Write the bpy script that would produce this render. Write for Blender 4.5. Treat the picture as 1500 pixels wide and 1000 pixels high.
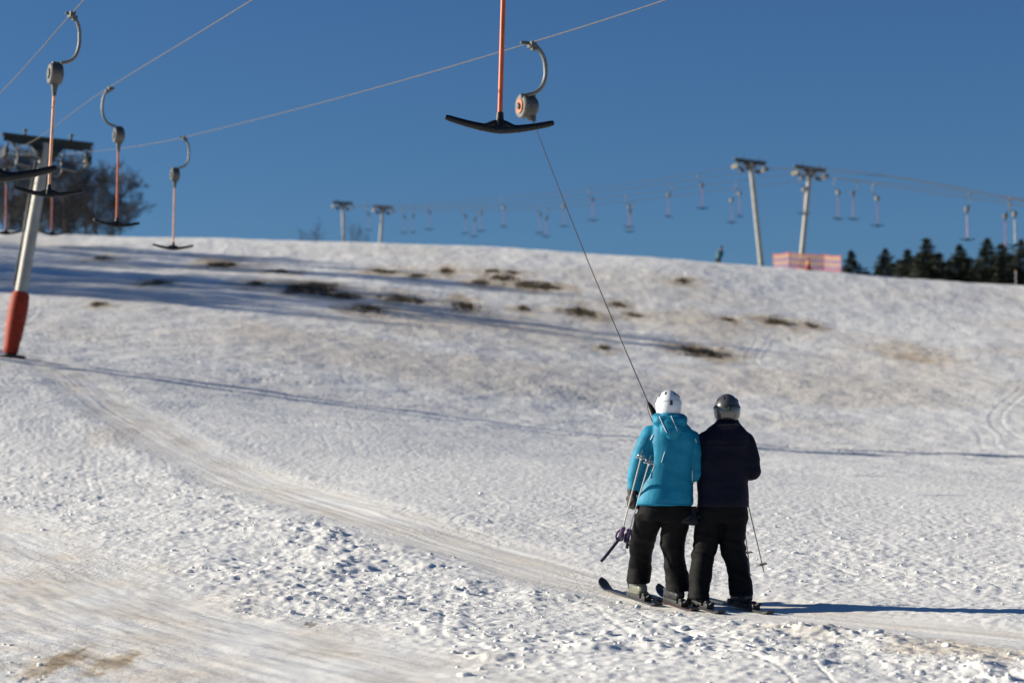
import bpy, bmesh, math, random
import numpy as np
from mathutils import Vector, Matrix, Quaternion

for o in list(bpy.data.objects):
    bpy.data.objects.remove(o, do_unlink=True)
scene = bpy.context.scene
C = scene.collection
R = math.radians
random.seed(7)

# ------------------------------------------------------------------ camera
FPX = 85.0 / 36.0 * 1500.0            # focal length in photograph pixels
PITCH = math.atan(200.0 / FPX)
cam_d = bpy.data.cameras.new('camera')
cam_d.lens = 85.0
cam_d.sensor_width = 36.0
cam_d.clip_start = 0.1
cam_d.clip_end = 4000.0
cam_d.dof.use_dof = True
cam_d.dof.focus_distance = 19.8
cam_d.dof.aperture_fstop = 2.2
cam = bpy.data.objects.new('camera', cam_d)
C.objects.link(cam)
cam.location = (0, 0, 0)
cam.rotation_euler = (math.pi / 2 + PITCH, 0, 0)
scene.camera = cam

# ------------------------------------------------------------------ sky, sun, exposure
SUN_EL = 18.5                          # degrees above the horizon
SUN_AZ = 8.0                           # shadows fall to +X, this much towards the camera
light_dir = Vector((math.cos(R(SUN_AZ)) * math.cos(R(SUN_EL)),
                    -math.sin(R(SUN_AZ)) * math.cos(R(SUN_EL)), -math.sin(R(SUN_EL))))
world = bpy.data.worlds.new('World')
scene.world = world
world.use_nodes = True
wn = world.node_tree
wn.nodes.clear()
w_out = wn.nodes.new('ShaderNodeOutputWorld')
w_bg = wn.nodes.new('ShaderNodeBackground')
w_sky = wn.nodes.new('ShaderNodeTexSky')
w_sky.sky_type = 'NISHITA'
w_sky.sun_disc = False
w_sky.sun_elevation = R(SUN_EL)
to_sun = -light_dir
w_sky.sun_rotation = math.atan2(to_sun.x, to_sun.y)
w_sky.altitude = 900.0
w_sky.air_density = 1.0
w_sky.dust_density = 0.0
w_sky.ozone_density = 8.0
w_bg.inputs['Strength'].default_value = 0.045
wn.links.new(w_sky.outputs[0], w_bg.inputs[0])
wn.links.new(w_bg.outputs[0], w_out.inputs[0])

sun_d = bpy.data.lights.new('sun', 'SUN')
sun_d.energy = 5.0
sun_d.angle = R(0.38)
sun_d.color = (1.0, 0.92, 0.77)
sun = bpy.data.objects.new('sun', sun_d)
C.objects.link(sun)
sun.rotation_euler = light_dir.to_track_quat('-Z', 'Y').to_euler()
sun.location = (-40, 20, 40)

scene.view_settings.view_transform = 'Standard'
scene.view_settings.look = 'None'
scene.view_settings.exposure = 0.75
scene.view_settings.gamma = 1.0
scene.view_settings.use_curve_mapping = False

# ------------------------------------------------------------------ small tools
def P(px, py, d):
    """point seen at photograph pixel (px, py) at depth d metres along the view axis"""
    a = (px - 750.0) / FPX
    b = (500.0 - py) / FPX
    cp, sp = math.cos(PITCH), math.sin(PITCH)
    return Vector((a * d, (cp - b * sp) * d, (sp + b * cp) * d))

def tag(o, label=None, cat=None, group=None, kind=None):
    if label: o['label'] = label
    if cat: o['category'] = cat
    if group: o['group'] = group
    if kind: o['kind'] = kind
    return o

def thing(name, label, cat, loc=(0, 0, 0), group=None, rz=0.0):
    o = bpy.data.objects.new(name, None)
    o.empty_display_size = 0.2
    C.objects.link(o)
    o.location = loc
    o.rotation_euler = (0, 0, rz)
    return tag(o, label, cat, group)

class MB:
    def __init__(self):
        self.v = []; self.f = []
    def add(self, vs, fs):
        n = len(self.v)
        self.v.extend([tuple(p) for p in vs])
        self.f.extend([tuple(i + n for i in q) for q in fs])
        return self
    def box(self, c, s, M=None):
        c = Vector(c)
        vs = []
        for i in range(8):
            p = Vector(((i & 1) - .5, ((i >> 1) & 1) - .5, ((i >> 2) & 1) - .5))
            p = Vector((p.x * s[0], p.y * s[1], p.z * s[2]))
            if M is not None: p = M @ p
            vs.append(c + p)
        return self.add(vs, [(0, 2, 3, 1), (4, 5, 7, 6), (0, 1, 5, 4), (2, 6, 7, 3), (0, 4, 6, 2), (1, 3, 7, 5)])
    def bevbox(self, c, s, b, M=None):
        """box with its edges chamfered"""
        bm = bmesh.new()
        bmesh.ops.create_cube(bm, size=1.0)
        for v in bm.verts: v.co = Vector((v.co.x * s[0], v.co.y * s[1], v.co.z * s[2]))
        bmesh.ops.bevel(bm, geom=list(bm.edges), offset=b, segments=2, affect='EDGES', profile=0.6)
        vs = []
        for v in bm.verts:
            p = v.co.copy()
            if M is not None: p = M @ p
            vs.append(Vector(c) + p)
        fs = [[v.index for v in f.verts] for f in bm.faces]
        bm.free()
        return self.add(vs, fs)
    def tube(self, pts, rad, n=8, side=None, flat=1.0):
        """tapered tube; rad number / list of r or (rx, ry); side = preferred x axis of the section"""
        pts = [Vector(p) for p in pts]
        m = len(pts)
        if not isinstance(rad, (list, tuple)): rad = [rad] * m
        vs = []; fs = []
        prev = None
        for i, p in enumerate(pts):
            t = (pts[min(i + 1, m - 1)] - pts[max(i - 1, 0)])
            t = t.normalized() if t.length > 1e-9 else Vector((0, 0, 1))
            if side is not None: ref = Vector(side)
            elif prev is not None: ref = prev
            else: ref = Vector((1, 0, 0)) if abs(t.x) < .8 else Vector((0, 1, 0))
            x = (ref - t * ref.dot(t)).normalized()
            prev = x
            y = t.cross(x)
            r = rad[i]
            rx, ry = (r if isinstance(r, (list, tuple)) else (r, r * flat))
            for k in range(n):
                a = 2 * math.pi * k / n
                vs.append(p + x * (rx * math.cos(a)) + y * (ry * math.sin(a)))
        for i in range(m - 1):
            for k in range(n):
                k2 = (k + 1) % n
                fs.append((i * n + k, i * n + k2, (i + 1) * n + k2, (i + 1) * n + k))
        fs.append(tuple(reversed(range(n))))
        fs.append(tuple((m - 1) * n + k for k in range(n)))
        return self.add(vs, fs)
    def rings(self, rows, n=24, power=2.0):
        """stack of horizontal superellipse rings: (centre, rx, ry)"""
        vs = []; fs = []
        m = len(rows)
        for c, rx, ry in rows:
            for k in range(n):
                a = 2 * math.pi * k / n
                ca, sa = math.cos(a), math.sin(a)
                e = 2.0 / power
                vs.append(Vector(c) + Vector((rx * math.copysign(abs(ca) ** e, ca), ry * math.copysign(abs(sa) ** e, sa), 0)))
        for i in range(m - 1):
            for k in range(n):
                k2 = (k + 1) % n
                fs.append((i * n + k, i * n + k2, (i + 1) * n + k2, (i + 1) * n + k))
        fs.append(tuple(reversed(range(n))))
        fs.append(tuple((m - 1) * n + k for k in range(n)))
        return self.add(vs, fs)
    def ball(self, c, r, M=None, seg=14, rings=9):
        c = Vector(c)
        if not isinstance(r, (list, tuple)): r = (r, r, r)
        vs = [Vector((0, 0, r[2]))]; fs = []
        for i in range(1, rings):
            th = math.pi * i / rings
            for k in range(seg):
                a = 2 * math.pi * k / seg
                vs.append(Vector((r[0] * math.sin(th) * math.cos(a), r[1] * math.sin(th) * math.sin(a), r[2] * math.cos(th))))
        vs.append(Vector((0, 0, -r[2])))
        for k in range(seg):
            fs.append((0, 1 + k, 1 + (k + 1) % seg))
        for i in range(rings - 2):
            for k in range(seg):
                a = 1 + i * seg + k; b = 1 + i * seg + (k + 1) % seg
                fs.append((a, a + seg, b + seg, b))
        last = len(vs) - 1
        for k in range(seg):
            a = 1 + (rings - 2) * seg + k; b = 1 + (rings - 2) * seg + (k + 1) % seg
            fs.append((a, last, b))
        return self.add([c + (M @ p if M is not None else p) for p in vs], fs)
    def cyl(self, a, b, r, n=16, r2=None):
        return self.tube([a, b], [r, r if r2 is None else r2], n)
    def mesh(self, name, smooth=True, angle=40):
        me = bpy.data.meshes.new(name)
        me.from_pydata(self.v, [], self.f)
        me.update()
        bm = bmesh.new(); bm.from_mesh(me)
        bmesh.ops.recalc_face_normals(bm, faces=bm.faces)
        bm.to_mesh(me); bm.free()
        if smooth: smooth_mesh(me, angle)
        return me
    def build(self, name, m, parent=None, smooth=True, angle=40, off=None):
        me = self.mesh(name, smooth, angle)
        me.materials.append(m)
        o = bpy.data.objects.new(name, me)
        C.objects.link(o)
        if parent is not None:
            o.parent = parent
            if off is not None: o.location = off
        return o

def smooth_mesh(me, angle=40):
    me.polygons.foreach_set('use_smooth', [True] * len(me.polygons))
    if angle < 180:
        bm = bmesh.new(); bm.from_mesh(me)
        lim = R(angle)
        sharp = [e.index for e in bm.edges if len(e.link_faces) == 2 and e.calc_face_angle(0) > lim]
        bm.free()
        a = me.attributes.get('sharp_edge') or me.attributes.new('sharp_edge', 'BOOLEAN', 'EDGE')
        arr = [False] * len(me.edges)
        for i in sharp: arr[i] = True
        a.data.foreach_set('value', arr)

def remeshed(mb, voxel, smooth_it=4, fac=0.5):
    """one continuous skin round overlapping closed shapes"""
    me = bpy.data.meshes.new('tmp')
    me.from_pydata(mb.v, [], mb.f)
    bm = bmesh.new(); bm.from_mesh(me)
    bmesh.ops.recalc_face_normals(bm, faces=bm.faces)
    bm.to_mesh(me); bm.free()
    o = bpy.data.objects.new('tmp', me)
    C.objects.link(o)
    md = o.modifiers.new('r', 'REMESH'); md.mode = 'VOXEL'; md.voxel_size = voxel
    if smooth_it:
        sm = o.modifiers.new('s', 'SMOOTH'); sm.iterations = smooth_it; sm.factor = fac
    dg = bpy.context.evaluated_depsgraph_get()
    dg.update()
    out = bpy.data.meshes.new_from_object(o.evaluated_get(dg))
    bpy.data.objects.remove(o, do_unlink=True)
    bpy.data.meshes.remove(me)
    out.polygons.foreach_set('use_smooth', [True] * len(out.polygons))
    return out

def link_mesh(name, me, m, parent=None):
    me.name = name
    me.materials.clear()
    me.materials.append(m)
    o = bpy.data.objects.new(name, me)
    C.objects.link(o)
    if parent is not None: o.parent = parent
    return o

def copy_tree(o, parent=None):
    c = o.copy()
    C.objects.link(c)
    if parent is not None: c.parent = parent
    for ch in list(o.children):
        copy_tree(ch, c)
    return c

# ------------------------------------------------------------------ numpy noise
def _hash(ix, iy, seed):
    h = (ix.astype(np.int64) * 374761393 + iy.astype(np.int64) * 668265263 + seed * 1442695041) & 0x7fffffff
    h = ((h ^ (h >> 13)) * 1274126177) & 0x7fffffff
    return (h ^ (h >> 16)) & 0xffff

_GA = np.arange(256) * (2 * np.pi / 256)
_GX, _GY = np.cos(_GA), np.sin(_GA)

def perlin(x, y, seed=0):
    x0 = np.floor(x); y0 = np.floor(y)
    fx = x - x0; fy = y - y0
    ix = x0.astype(np.int64); iy = y0.astype(np.int64)
    def g(dx, dy):
        h = _hash(ix + dx, iy + dy, seed) & 255
        return _GX[h] * (fx - dx) + _GY[h] * (fy - dy)
    u = fx * fx * fx * (fx * (fx * 6 - 15) + 10)
    v = fy * fy * fy * (fy * (fy * 6 - 15) + 10)
    a = g(0, 0); b = g(1, 0); c = g(0, 1); d = g(1, 1)
    return ((a + (b - a) * u) * (1 - v) + (c + (d - c) * u) * v) * 1.5

def fbm(x, y, seed, octv=3, gain=0.5):
    s = 0; a = 1.0; f = 1.0
    for i in range(octv):
        s = s + a * perlin(x * f, y * f, seed + i * 17)
        a *= gain; f *= 2.03
    return s

def sstep(a, b, x):
    t = np.clip((x - a) / (b - a), 0, 1)
    return t * t * (3 - 2 * t)

def pchip(xs, ys, xq):
    """monotone cubic; ys may have shape (n, k)"""
    xs = np.asarray(xs, float); ys = np.asarray(ys, float)
    one = ys.ndim == 1
    if one: ys = ys[:, None]
    h = np.diff(xs)[:, None]
    dl = np.diff(ys, axis=0) / h
    m = np.zeros_like(ys)
    m[0] = dl[0]; m[-1] = dl[-1]
    for i in range(1, len(xs) - 1):
        ok = dl[i - 1] * dl[i] > 0
        w1 = 2 * h[i] + h[i - 1]; w2 = h[i] + 2 * h[i - 1]
        with np.errstate(divide='ignore', invalid='ignore'):
            hm = (w1 + w2) / (w1 / dl[i - 1] + w2 / dl[i])
        m[i] = np.where(ok, hm, 0)
    k = np.clip(np.searchsorted(xs, xq, side='right') - 1, 0, len(xs) - 2)
    t = ((xq - xs[k]) / (xs[k + 1] - xs[k]))[:, None]
    hh = (xs[k + 1] - xs[k])[:, None]
    r = ((2 * t**3 - 3 * t**2 + 1) * ys[k] + (t**3 - 2 * t**2 + t) * hh * m[k]
         + (-2 * t**3 + 3 * t**2) * ys[k + 1] + (t**3 - t**2) * hh * m[k + 1])
    return r[:, 0] if one else r

# ------------------------------------------------------------------ the shape of the hill
def row_slope(py):
    return math.tan(PITCH + math.atan((500.0 - py) / FPX))

_cols = [-700, 0, 500, 930, 1500, 2200]
_dep = [-60, 0, 6, 10, 14, 19.7, 27, 37, 50, 62, 90, 120, 140]
_rows = {14: [1000] * 6, 19.7: [880, 881, 887, 890, 891, 892], 27: [775, 778, 772, 782, 792, 800],
         37: [670, 690, 696, 712, 732, 745], 50: [520, 575, 625, 665, 692, 710],
         62: [455, 525, 580, 632, 666, 690], 90: [390, 445, 480, 520, 560, 590],
         120: [335, 376, 398, 428, 470, 500], 140: [312, 341, 352, 377, 421, 455]}
_zt = []
for d in _dep:
    if d <= 0: _zt.append([-1.75] * 6)
    elif d == 6: _zt.append([-1.55] * 6)
    elif d == 10: _zt.append([-1.36] * 6)
    else: _zt.append([d * row_slope(v) for v in _rows[d]])
for d, z in ((150, [15.6, 14.9, 14.35, 13.1, 11.3, 9.6]), (180, [17, 16.1, 15.6, 13.4, 10.6, 8]),
             (230, [19, 17.6, 17.2, 13.5, 9.0, 6]), (300, [20, 18, 17.5, 13, 6.5, 3]),
             (500, [16, 15, 14, 10, 2, -2]), (1300, [-5, -6, -8, -10, -14, -18])):
    _dep.append(d); _zt.append(z)
_dep = np.array(_dep, float); _zt = np.array(_zt, float)
_dq = np.concatenate([np.linspace(-60, 12, 150)[:-1], np.geomspace(12, 1300, 1400)])
_pq = np.linspace(-700, 2200, 240)
_T = pchip(_dep, _zt, _dq)                       # (nd, 6)
_T = pchip(_cols, _T.T.copy(), _pq).T            # (nd, npx)
# soften the knots of the profile
_ker = np.array([1, 4, 6, 4, 1]) / 16.0
for _ in range(14):
    _T[2:-2] = sum(_ker[i] * _T[i:len(_T) - 4 + i] for i in range(5))

def zbase(x, y):
    x = np.asarray(x, float); y = np.asarray(y, float)
    px = np.clip(750 + FPX * x / np.maximum(y, 6.0), -700, 2200)
    fi = np.interp(y, _dq, np.arange(len(_dq)))
    i0 = np.clip(fi.astype(int), 0, len(_dq) - 2); ti = fi - i0
    fj = (px + 700) / 2900 * (len(_pq) - 1)
    j0 = np.clip(fj.astype(int), 0, len(_pq) - 2); tj = fj - j0
    return (_T[i0, j0] * (1 - ti) * (1 - tj) + _T[i0 + 1, j0] * ti * (1 - tj)
            + _T[i0, j0 + 1] * (1 - ti) * tj + _T[i0 + 1, j0 + 1] * ti * tj)

def ground_hit(px, py, zf=zbase):
    a = P(px, py, 1.0)
    ds = np.geomspace(5, 170, 3000)
    g = zf(a.x * ds, a.y * ds)
    below = np.where(a.z * ds <= g)[0]
    if len(below) == 0: return Vector((a.x * 140, a.y * 140, float(zbase(a.x * 140, a.y * 140))))
    d = ds[below[0]]
    return Vector((a.x * d, a.y * d, float(zf(np.array([a.x * d]), np.array([a.y * d]))[0])))

# ski-lift tracks worn into the snow (world polylines)
def track_line(pix):
    return np.array([[*ground_hit(px, py)[:2]] for px, py in pix])
TRACK_A = track_line([(1990, 985), (1500, 932), (1250, 908), (1080, 890), (900, 862), (740, 820), (600, 778), (450, 728),
                      (320, 682), (220, 632), (150, 588), (95, 548), (45, 520)])
TRACK_B = track_line([(-500, 690), (-250, 735), (0, 840), (150, 905), (350, 960), (600, 1030), (900, 1110)])

def resample(pl, n=56):
    s = np.concatenate([[0], np.cumsum(np.hypot(*np.diff(pl, axis=0).T))])
    q = np.linspace(0, s[-1], n)
    out = np.stack([pchip(s, pl[:, 0], q), pchip(s, pl[:, 1], q)], 1)
    for _ in range(3):
        out[1:-1] = (out[:-2] + 2 * out[1:-1] + out[2:]) / 4
    return out
TRACK_A = resample(TRACK_A); TRACK_B = resample(TRACK_B)

def track_coords(x, y, pl):
    """signed distance to a polyline and length along it"""
    best = np.full(x.shape, 1e9); lat = np.full(x.shape, 1e3); lon = np.zeros(x.shape)
    acc = 0.0
    for i in range(len(pl) - 1):
        ax, ay = pl[i]; bx, by = pl[i + 1]
        dx, dy = bx - ax, by - ay
        L = math.hypot(dx, dy)
        if L < 1e-9: continue
        tx, ty = dx / L, dy / L
        t = np.clip((x - ax) * tx + (y - ay) * ty, 0, L)
        ex = x - ax - t * tx; ey = y - ay - t * ty
        d2 = ex * ex + ey * ey
        m = d2 < best
        best = np.where(m, d2, best)
        lat = np.where(m, np.sqrt(d2) * np.sign(tx * ey - ty * ex), lat)
        lon = np.where(m, acc + t, lon)
        acc += L
    return lat, lon

def snow(x, y):
    """height, dirty-snow amount and roughness of the piste at x, y (1-D arrays)"""
    x = np.asarray(x, float); y = np.asarray(y, float)
    z = zbase(x, y)
    dist = np.maximum(y, 1.0)
    z = z + 0.20 * fbm(x / 22, y / 26, 3, 2) * sstep(35, 80, dist) + 0.05 * fbm(x / 6.5, y / 8, 5, 2) * sstep(16, 40, dist)
    latA = np.full(x.shape, 1e3); lonA = np.zeros(x.shape); latB = latA.copy(); lonB = lonA.copy()
    nb = np.where((y > 2) & (y < 70) & (np.abs(x) < 40))[0]
    if len(nb):
        # coarse pre-selection keeps this quick
        latA[nb], lonA[nb] = track_coords(x[nb], y[nb], TRACK_A)
        latB[nb], lonB[nb] = track_coords(x[nb], y[nb], TRACK_B)
    wob = 0.25 * perlin(x / 1.7, y / 1.7, 11)
    mA = 1 - sstep(0.22, 1.0, np.abs(latA + wob))
    mB = 1 - sstep(0.7, 1.9, np.abs(latB + 1.5 * wob))
    mT = np.maximum(mA, mB)
    # worn trough with ruts
    z = z - 0.022 * mA - 0.022 * mB
    z = z + 0.012 * np.exp(-((np.abs(latA) - 1.0) / 0.3) ** 2) * (0.6 + perlin(lonA / 0.9, latA, 21))
    rA = perlin(latA * 9.0 + 0.35 * perlin(lonA / 1.6, latA * 0 + 3, 4), lonA / 7.0, 31) + 0.5 * perlin(latA * 17.0, lonA / 3.0, 32)
    rB = perlin(latB * 8.0 + 0.5 * perlin(lonB / 1.2, latB * 0 + 5, 6), lonB / 4.0, 33) + 0.6 * perlin(latB * 13.0, lonB / 0.9, 34)
    z = z + 0.0052 * rA * mA + 0.0038 * rB * mB + 0.006 * mB * fbm(x / .42 + y / .8, y / .62, 39, 3, .6) + 0.009 * mT * perlin(x / 0.6 + y / .9, y / 1.6 - x / 1.4, 35)
    # clods and trampled crust
    patch = sstep(-0.35, 0.35, fbm(x / 2.6, y / 3.4, 41, 2))
    rough = (1 - 0.93 * mT) * (0.34 + 0.66 * patch)
    far = 1 - sstep(24, 48, dist)
    rough = rough * (0.30 + 0.70 * far)
    belowA = sstep(-0.2, 1.2, latA)        # the side of the lift track nearer the camera is churned up
    rough = rough * (0.48 + 0.52 * np.where(np.abs(latA) < 900, belowA, 0.3))
    n1 = fbm(x / 0.30, y / 0.26, 51, 3, 0.6)
    n2 = fbm(x / 0.12, y / 0.10, 61, 2, 0.6)
    n3 = fbm(x / 0.95, y / 1.3, 71, 2)
    z = z + rough * (0.016 * sstep(0.25, 1.0, n1) + 0.008 * n1 + 0.0065 * n2 + 0.030 * n3 + 0.028 * sstep(0.25, 0.95, fbm(x / 0.66, y / 0.55, 55, 2)))
    z = z + (1 - mT) * 0.006 * n2
    # ski scratches: long shallow curved cuts over the slope
    w = fbm(x / 5.0, y / 9.0, 81, 2)
    sc = np.abs(perlin(x / 0.55 + 2.6 * w, y / 5.5 - 1.4 * w, 83))
    z = z - (1 - mT) * 0.0055 * (1 - sstep(0.0, 0.09, sc)) * (0.35 + 0.65 * sstep(0, .4, fbm(x / 4, y / 4, 85, 1)))
    sc2 = np.abs(perlin(x / 3.2 - 2.0 * w, y / 0.9 + 2.4 * w, 87))
    z = z - 0.016 * (1 - sstep(0.0, 0.08, sc2)) * sstep(30, 60, dist) * sstep(0.05, .4, fbm(x / 9, y / 7, 88, 1))
    z = z + 0.030 * fbm(x / 1.6, y / 2.4, 89, 3, .6) * sstep(30, 70, dist)
    # ski turns cut into the slope
    rg = np.random.default_rng(12)
    for k in range(18):
        x0 = rg.uniform(-30, 34); sl = rg.uniform(-.35, .45); A = rg.uniform(.5, 1.9); lam = rg.uniform(4.5, 11.0); ph = rg.uniform(0, 6.28)
        y0 = rg.uniform(24, 75); y1 = y0 + rg.uniform(20, 75); gap = rg.uniform(.10, .28); dep = rg.uniform(.0035, .008)
        sel = np.where((y > y0) & (y < y1))[0]
        if len(sel) == 0: continue
        yy = y[sel]; t = yy / lam + ph
        xc = x0 + sl * (yy - 60) + A * np.sin(t)
        lat = (x[sel] - xc) / np.sqrt(1 + (sl + A / lam * np.cos(t)) ** 2)
        fade = sstep(y0, y0 + 5, yy) * (1 - sstep(y1 - 6, y1, yy)) * (1 - mT[sel])
        g = np.exp(-((lat - gap) / .055) ** 2) + np.exp(-((lat + gap) / .055) ** 2) - .6 * np.exp(-((np.abs(lat) - gap - .13) / .07) ** 2)
        z[sel] -= dep * fade * g
    # dirty snow
    dirt = 0.50 * mA * (0.55 + 0.9 * perlin(lonA / 2.5, latA * 2.2, 91)) + 0.55 * mB * (0.45 + 1.1 * perlin(lonB / 1.3, latB * 1.6, 92))
    dirt = dirt + 0.42 * sstep(45, 80, dist) * (1 - sstep(128, 140, dist)) * sstep(-0.3, 0.6, fbm(x / 11, y / 9, 93, 2))
    return z, np.clip(dirt, 0, 1), rough

def hgt(x, y):
    return float(snow(np.array([x]), np.array([y]))[0][0])

# ------------------------------------------------------------------ materials
def mat(name, col, rough=0.6, metal=0.0, var=0.12, scale=8.0, bump=0.0, bscale=40.0, col2=None, coat=0.0, spec=None):
    m = bpy.data.materials.new(name)
    m.use_nodes = True
    nt = m.node_tree
    b = nt.nodes['Principled BSDF']
    tc = nt.nodes.new('ShaderNodeTexCoord')
    n = nt.nodes.new('ShaderNodeTexNoise')
    n.inputs['Scale'].default_value = scale
    n.inputs['Detail'].default_value = 5.0
    nt.links.new(tc.outputs['Object'], n.inputs['Vector'])
    rp = nt.nodes.new('ShaderNodeValToRGB')
    c1 = col; c2 = col2 or tuple(max(0, c * (1 - var)) for c in col)
    c1b = tuple(min(1, c * (1 + var * .6)) for c in col) if col2 is None else col
    rp.color_ramp.elements[0].position = 0.35; rp.color_ramp.elements[0].color = (*c2, 1)
    rp.color_ramp.elements[1].position = 0.65; rp.color_ramp.elements[1].color = (*c1b, 1)
    nt.links.new(n.outputs['Fac'], rp.inputs['Fac'])
    nt.links.new(rp.outputs['Color'], b.inputs['Base Color'])
    b.inputs['Roughness'].default_value = rough
    b.inputs['Metallic'].default_value = metal
    if coat: b.inputs['Coat Weight'].default_value = coat
    if spec is not None: b.inputs['Specular IOR Level'].default_value = spec
    if bump:
        n2 = nt.nodes.new('ShaderNodeTexNoise')
        n2.inputs['Scale'].default_value = bscale
        n2.inputs['Detail'].default_value = 4.0
        nt.links.new(tc.outputs['Object'], n2.inputs['Vector'])
        bp = nt.nodes.new('ShaderNodeBump')
        bp.inputs['Strength'].default_value = bump
        bp.inputs['Distance'].default_value = 0.01
        nt.links.new(n2.outputs['Fac'], bp.inputs['Height'])
        nt.links.new(bp.outputs['Normal'], b.inputs['Normal'])
    return m

M = {}
M['steel'] = mat('galvanised_steel', (0.18, 0.18, 0.165), 0.55, 0.4, 0.2, 6)
M['steel_dark'] = mat('weathered_steel', (0.10, 0.105, 0.10), 0.6, 0.4, 0.3, 10, 0.1, 50)
M['green_paint'] = mat('dull_green_paint', (0.026, 0.034, 0.029), 0.6, 0.1, 0.3, 6, 0.1, 50)
M['pole_paint'] = mat('pale_grey_mast_paint', (0.33, 0.32, 0.285), 0.55, 0.1, 0.15, 3, 0.08, 30)
M['orange_pad'] = mat('orange_padding', (0.31, 0.028, 0.008), 0.6, 0.0, 0.3, 7, 0.4, 25, spec=.25)
M['black_plastic'] = mat('black_plastic', (0.006, 0.007, 0.010), 0.5, 0.0, 0.3, 14, 0.0, 80, spec=.35)
M['rubber'] = mat('black_rubber', (0.02, 0.02, 0.022), 0.8, 0.0, 0.3, 12, 0.2, 60)
M['orange_pole'] = mat('orange_glass_fibre', (0.47, 0.085, 0.016), 0.45, 0.0, 0.18, 9)
M['pale_pole'] = mat('faded_orange_glass_fibre', (0.70, 0.33, 0.18), 0.45, 0.0, 0.2, 9)
M['pink_pole'] = mat('faded_red_glass_fibre', (0.40, 0.10, 0.09), 0.5, 0.0, 0.2, 9)
M['yellow_pole'] = mat('pale_yellow_glass_fibre', (0.75, 0.62, 0.36), 0.45, 0.0, 0.15, 9)
M['rope'] = mat('steel_rope', (0.095, 0.09, 0.085), 0.75, 0.1, 0.2, 30)
M['far_rope'] = mat('dark_steel_rope', (0.03, 0.027, 0.027), 0.8, 0.0, 0.2, 30)
M['cord'] = mat('black_tow_cord', (0.015, 0.015, 0.017), 0.7, 0.0, 0.2, 30)
M['alu'] = mat('cast_aluminium', (0.11, 0.107, 0.10), 0.55, 0.4, 0.25, 12)
M['red_hub'] = mat('worn_red_hub', (0.42, 0.13, 0.07), 0.55, 0.1, 0.3, 15)
M['sheave_dark'] = mat('black_sheave', (0.05, 0.05, 0.048), 0.6, 0.2, 0.3, 9)
M['sheave'] = mat('pale_sheave_liner', (0.17, 0.145, 0.10), 0.6, 0.1, 0.3, 9)
M['bark'] = mat('grey_brown_bark', (0.055, 0.043, 0.038), 0.9, 0, 0.3, 3)
M['twig'] = mat('dark_twigs', (0.024, 0.024, 0.028), 0.9, 0, 0.3, 2)
M['needles'] = mat('spruce_needles', (0.040, 0.052, 0.028), 0.85, 0, 0.45, 1.2, col2=(0.018, 0.023, 0.014))
M['spruce_bark'] = mat('spruce_bark', (0.06, 0.045, 0.035), 0.9, 0, 0.3, 4)

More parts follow.
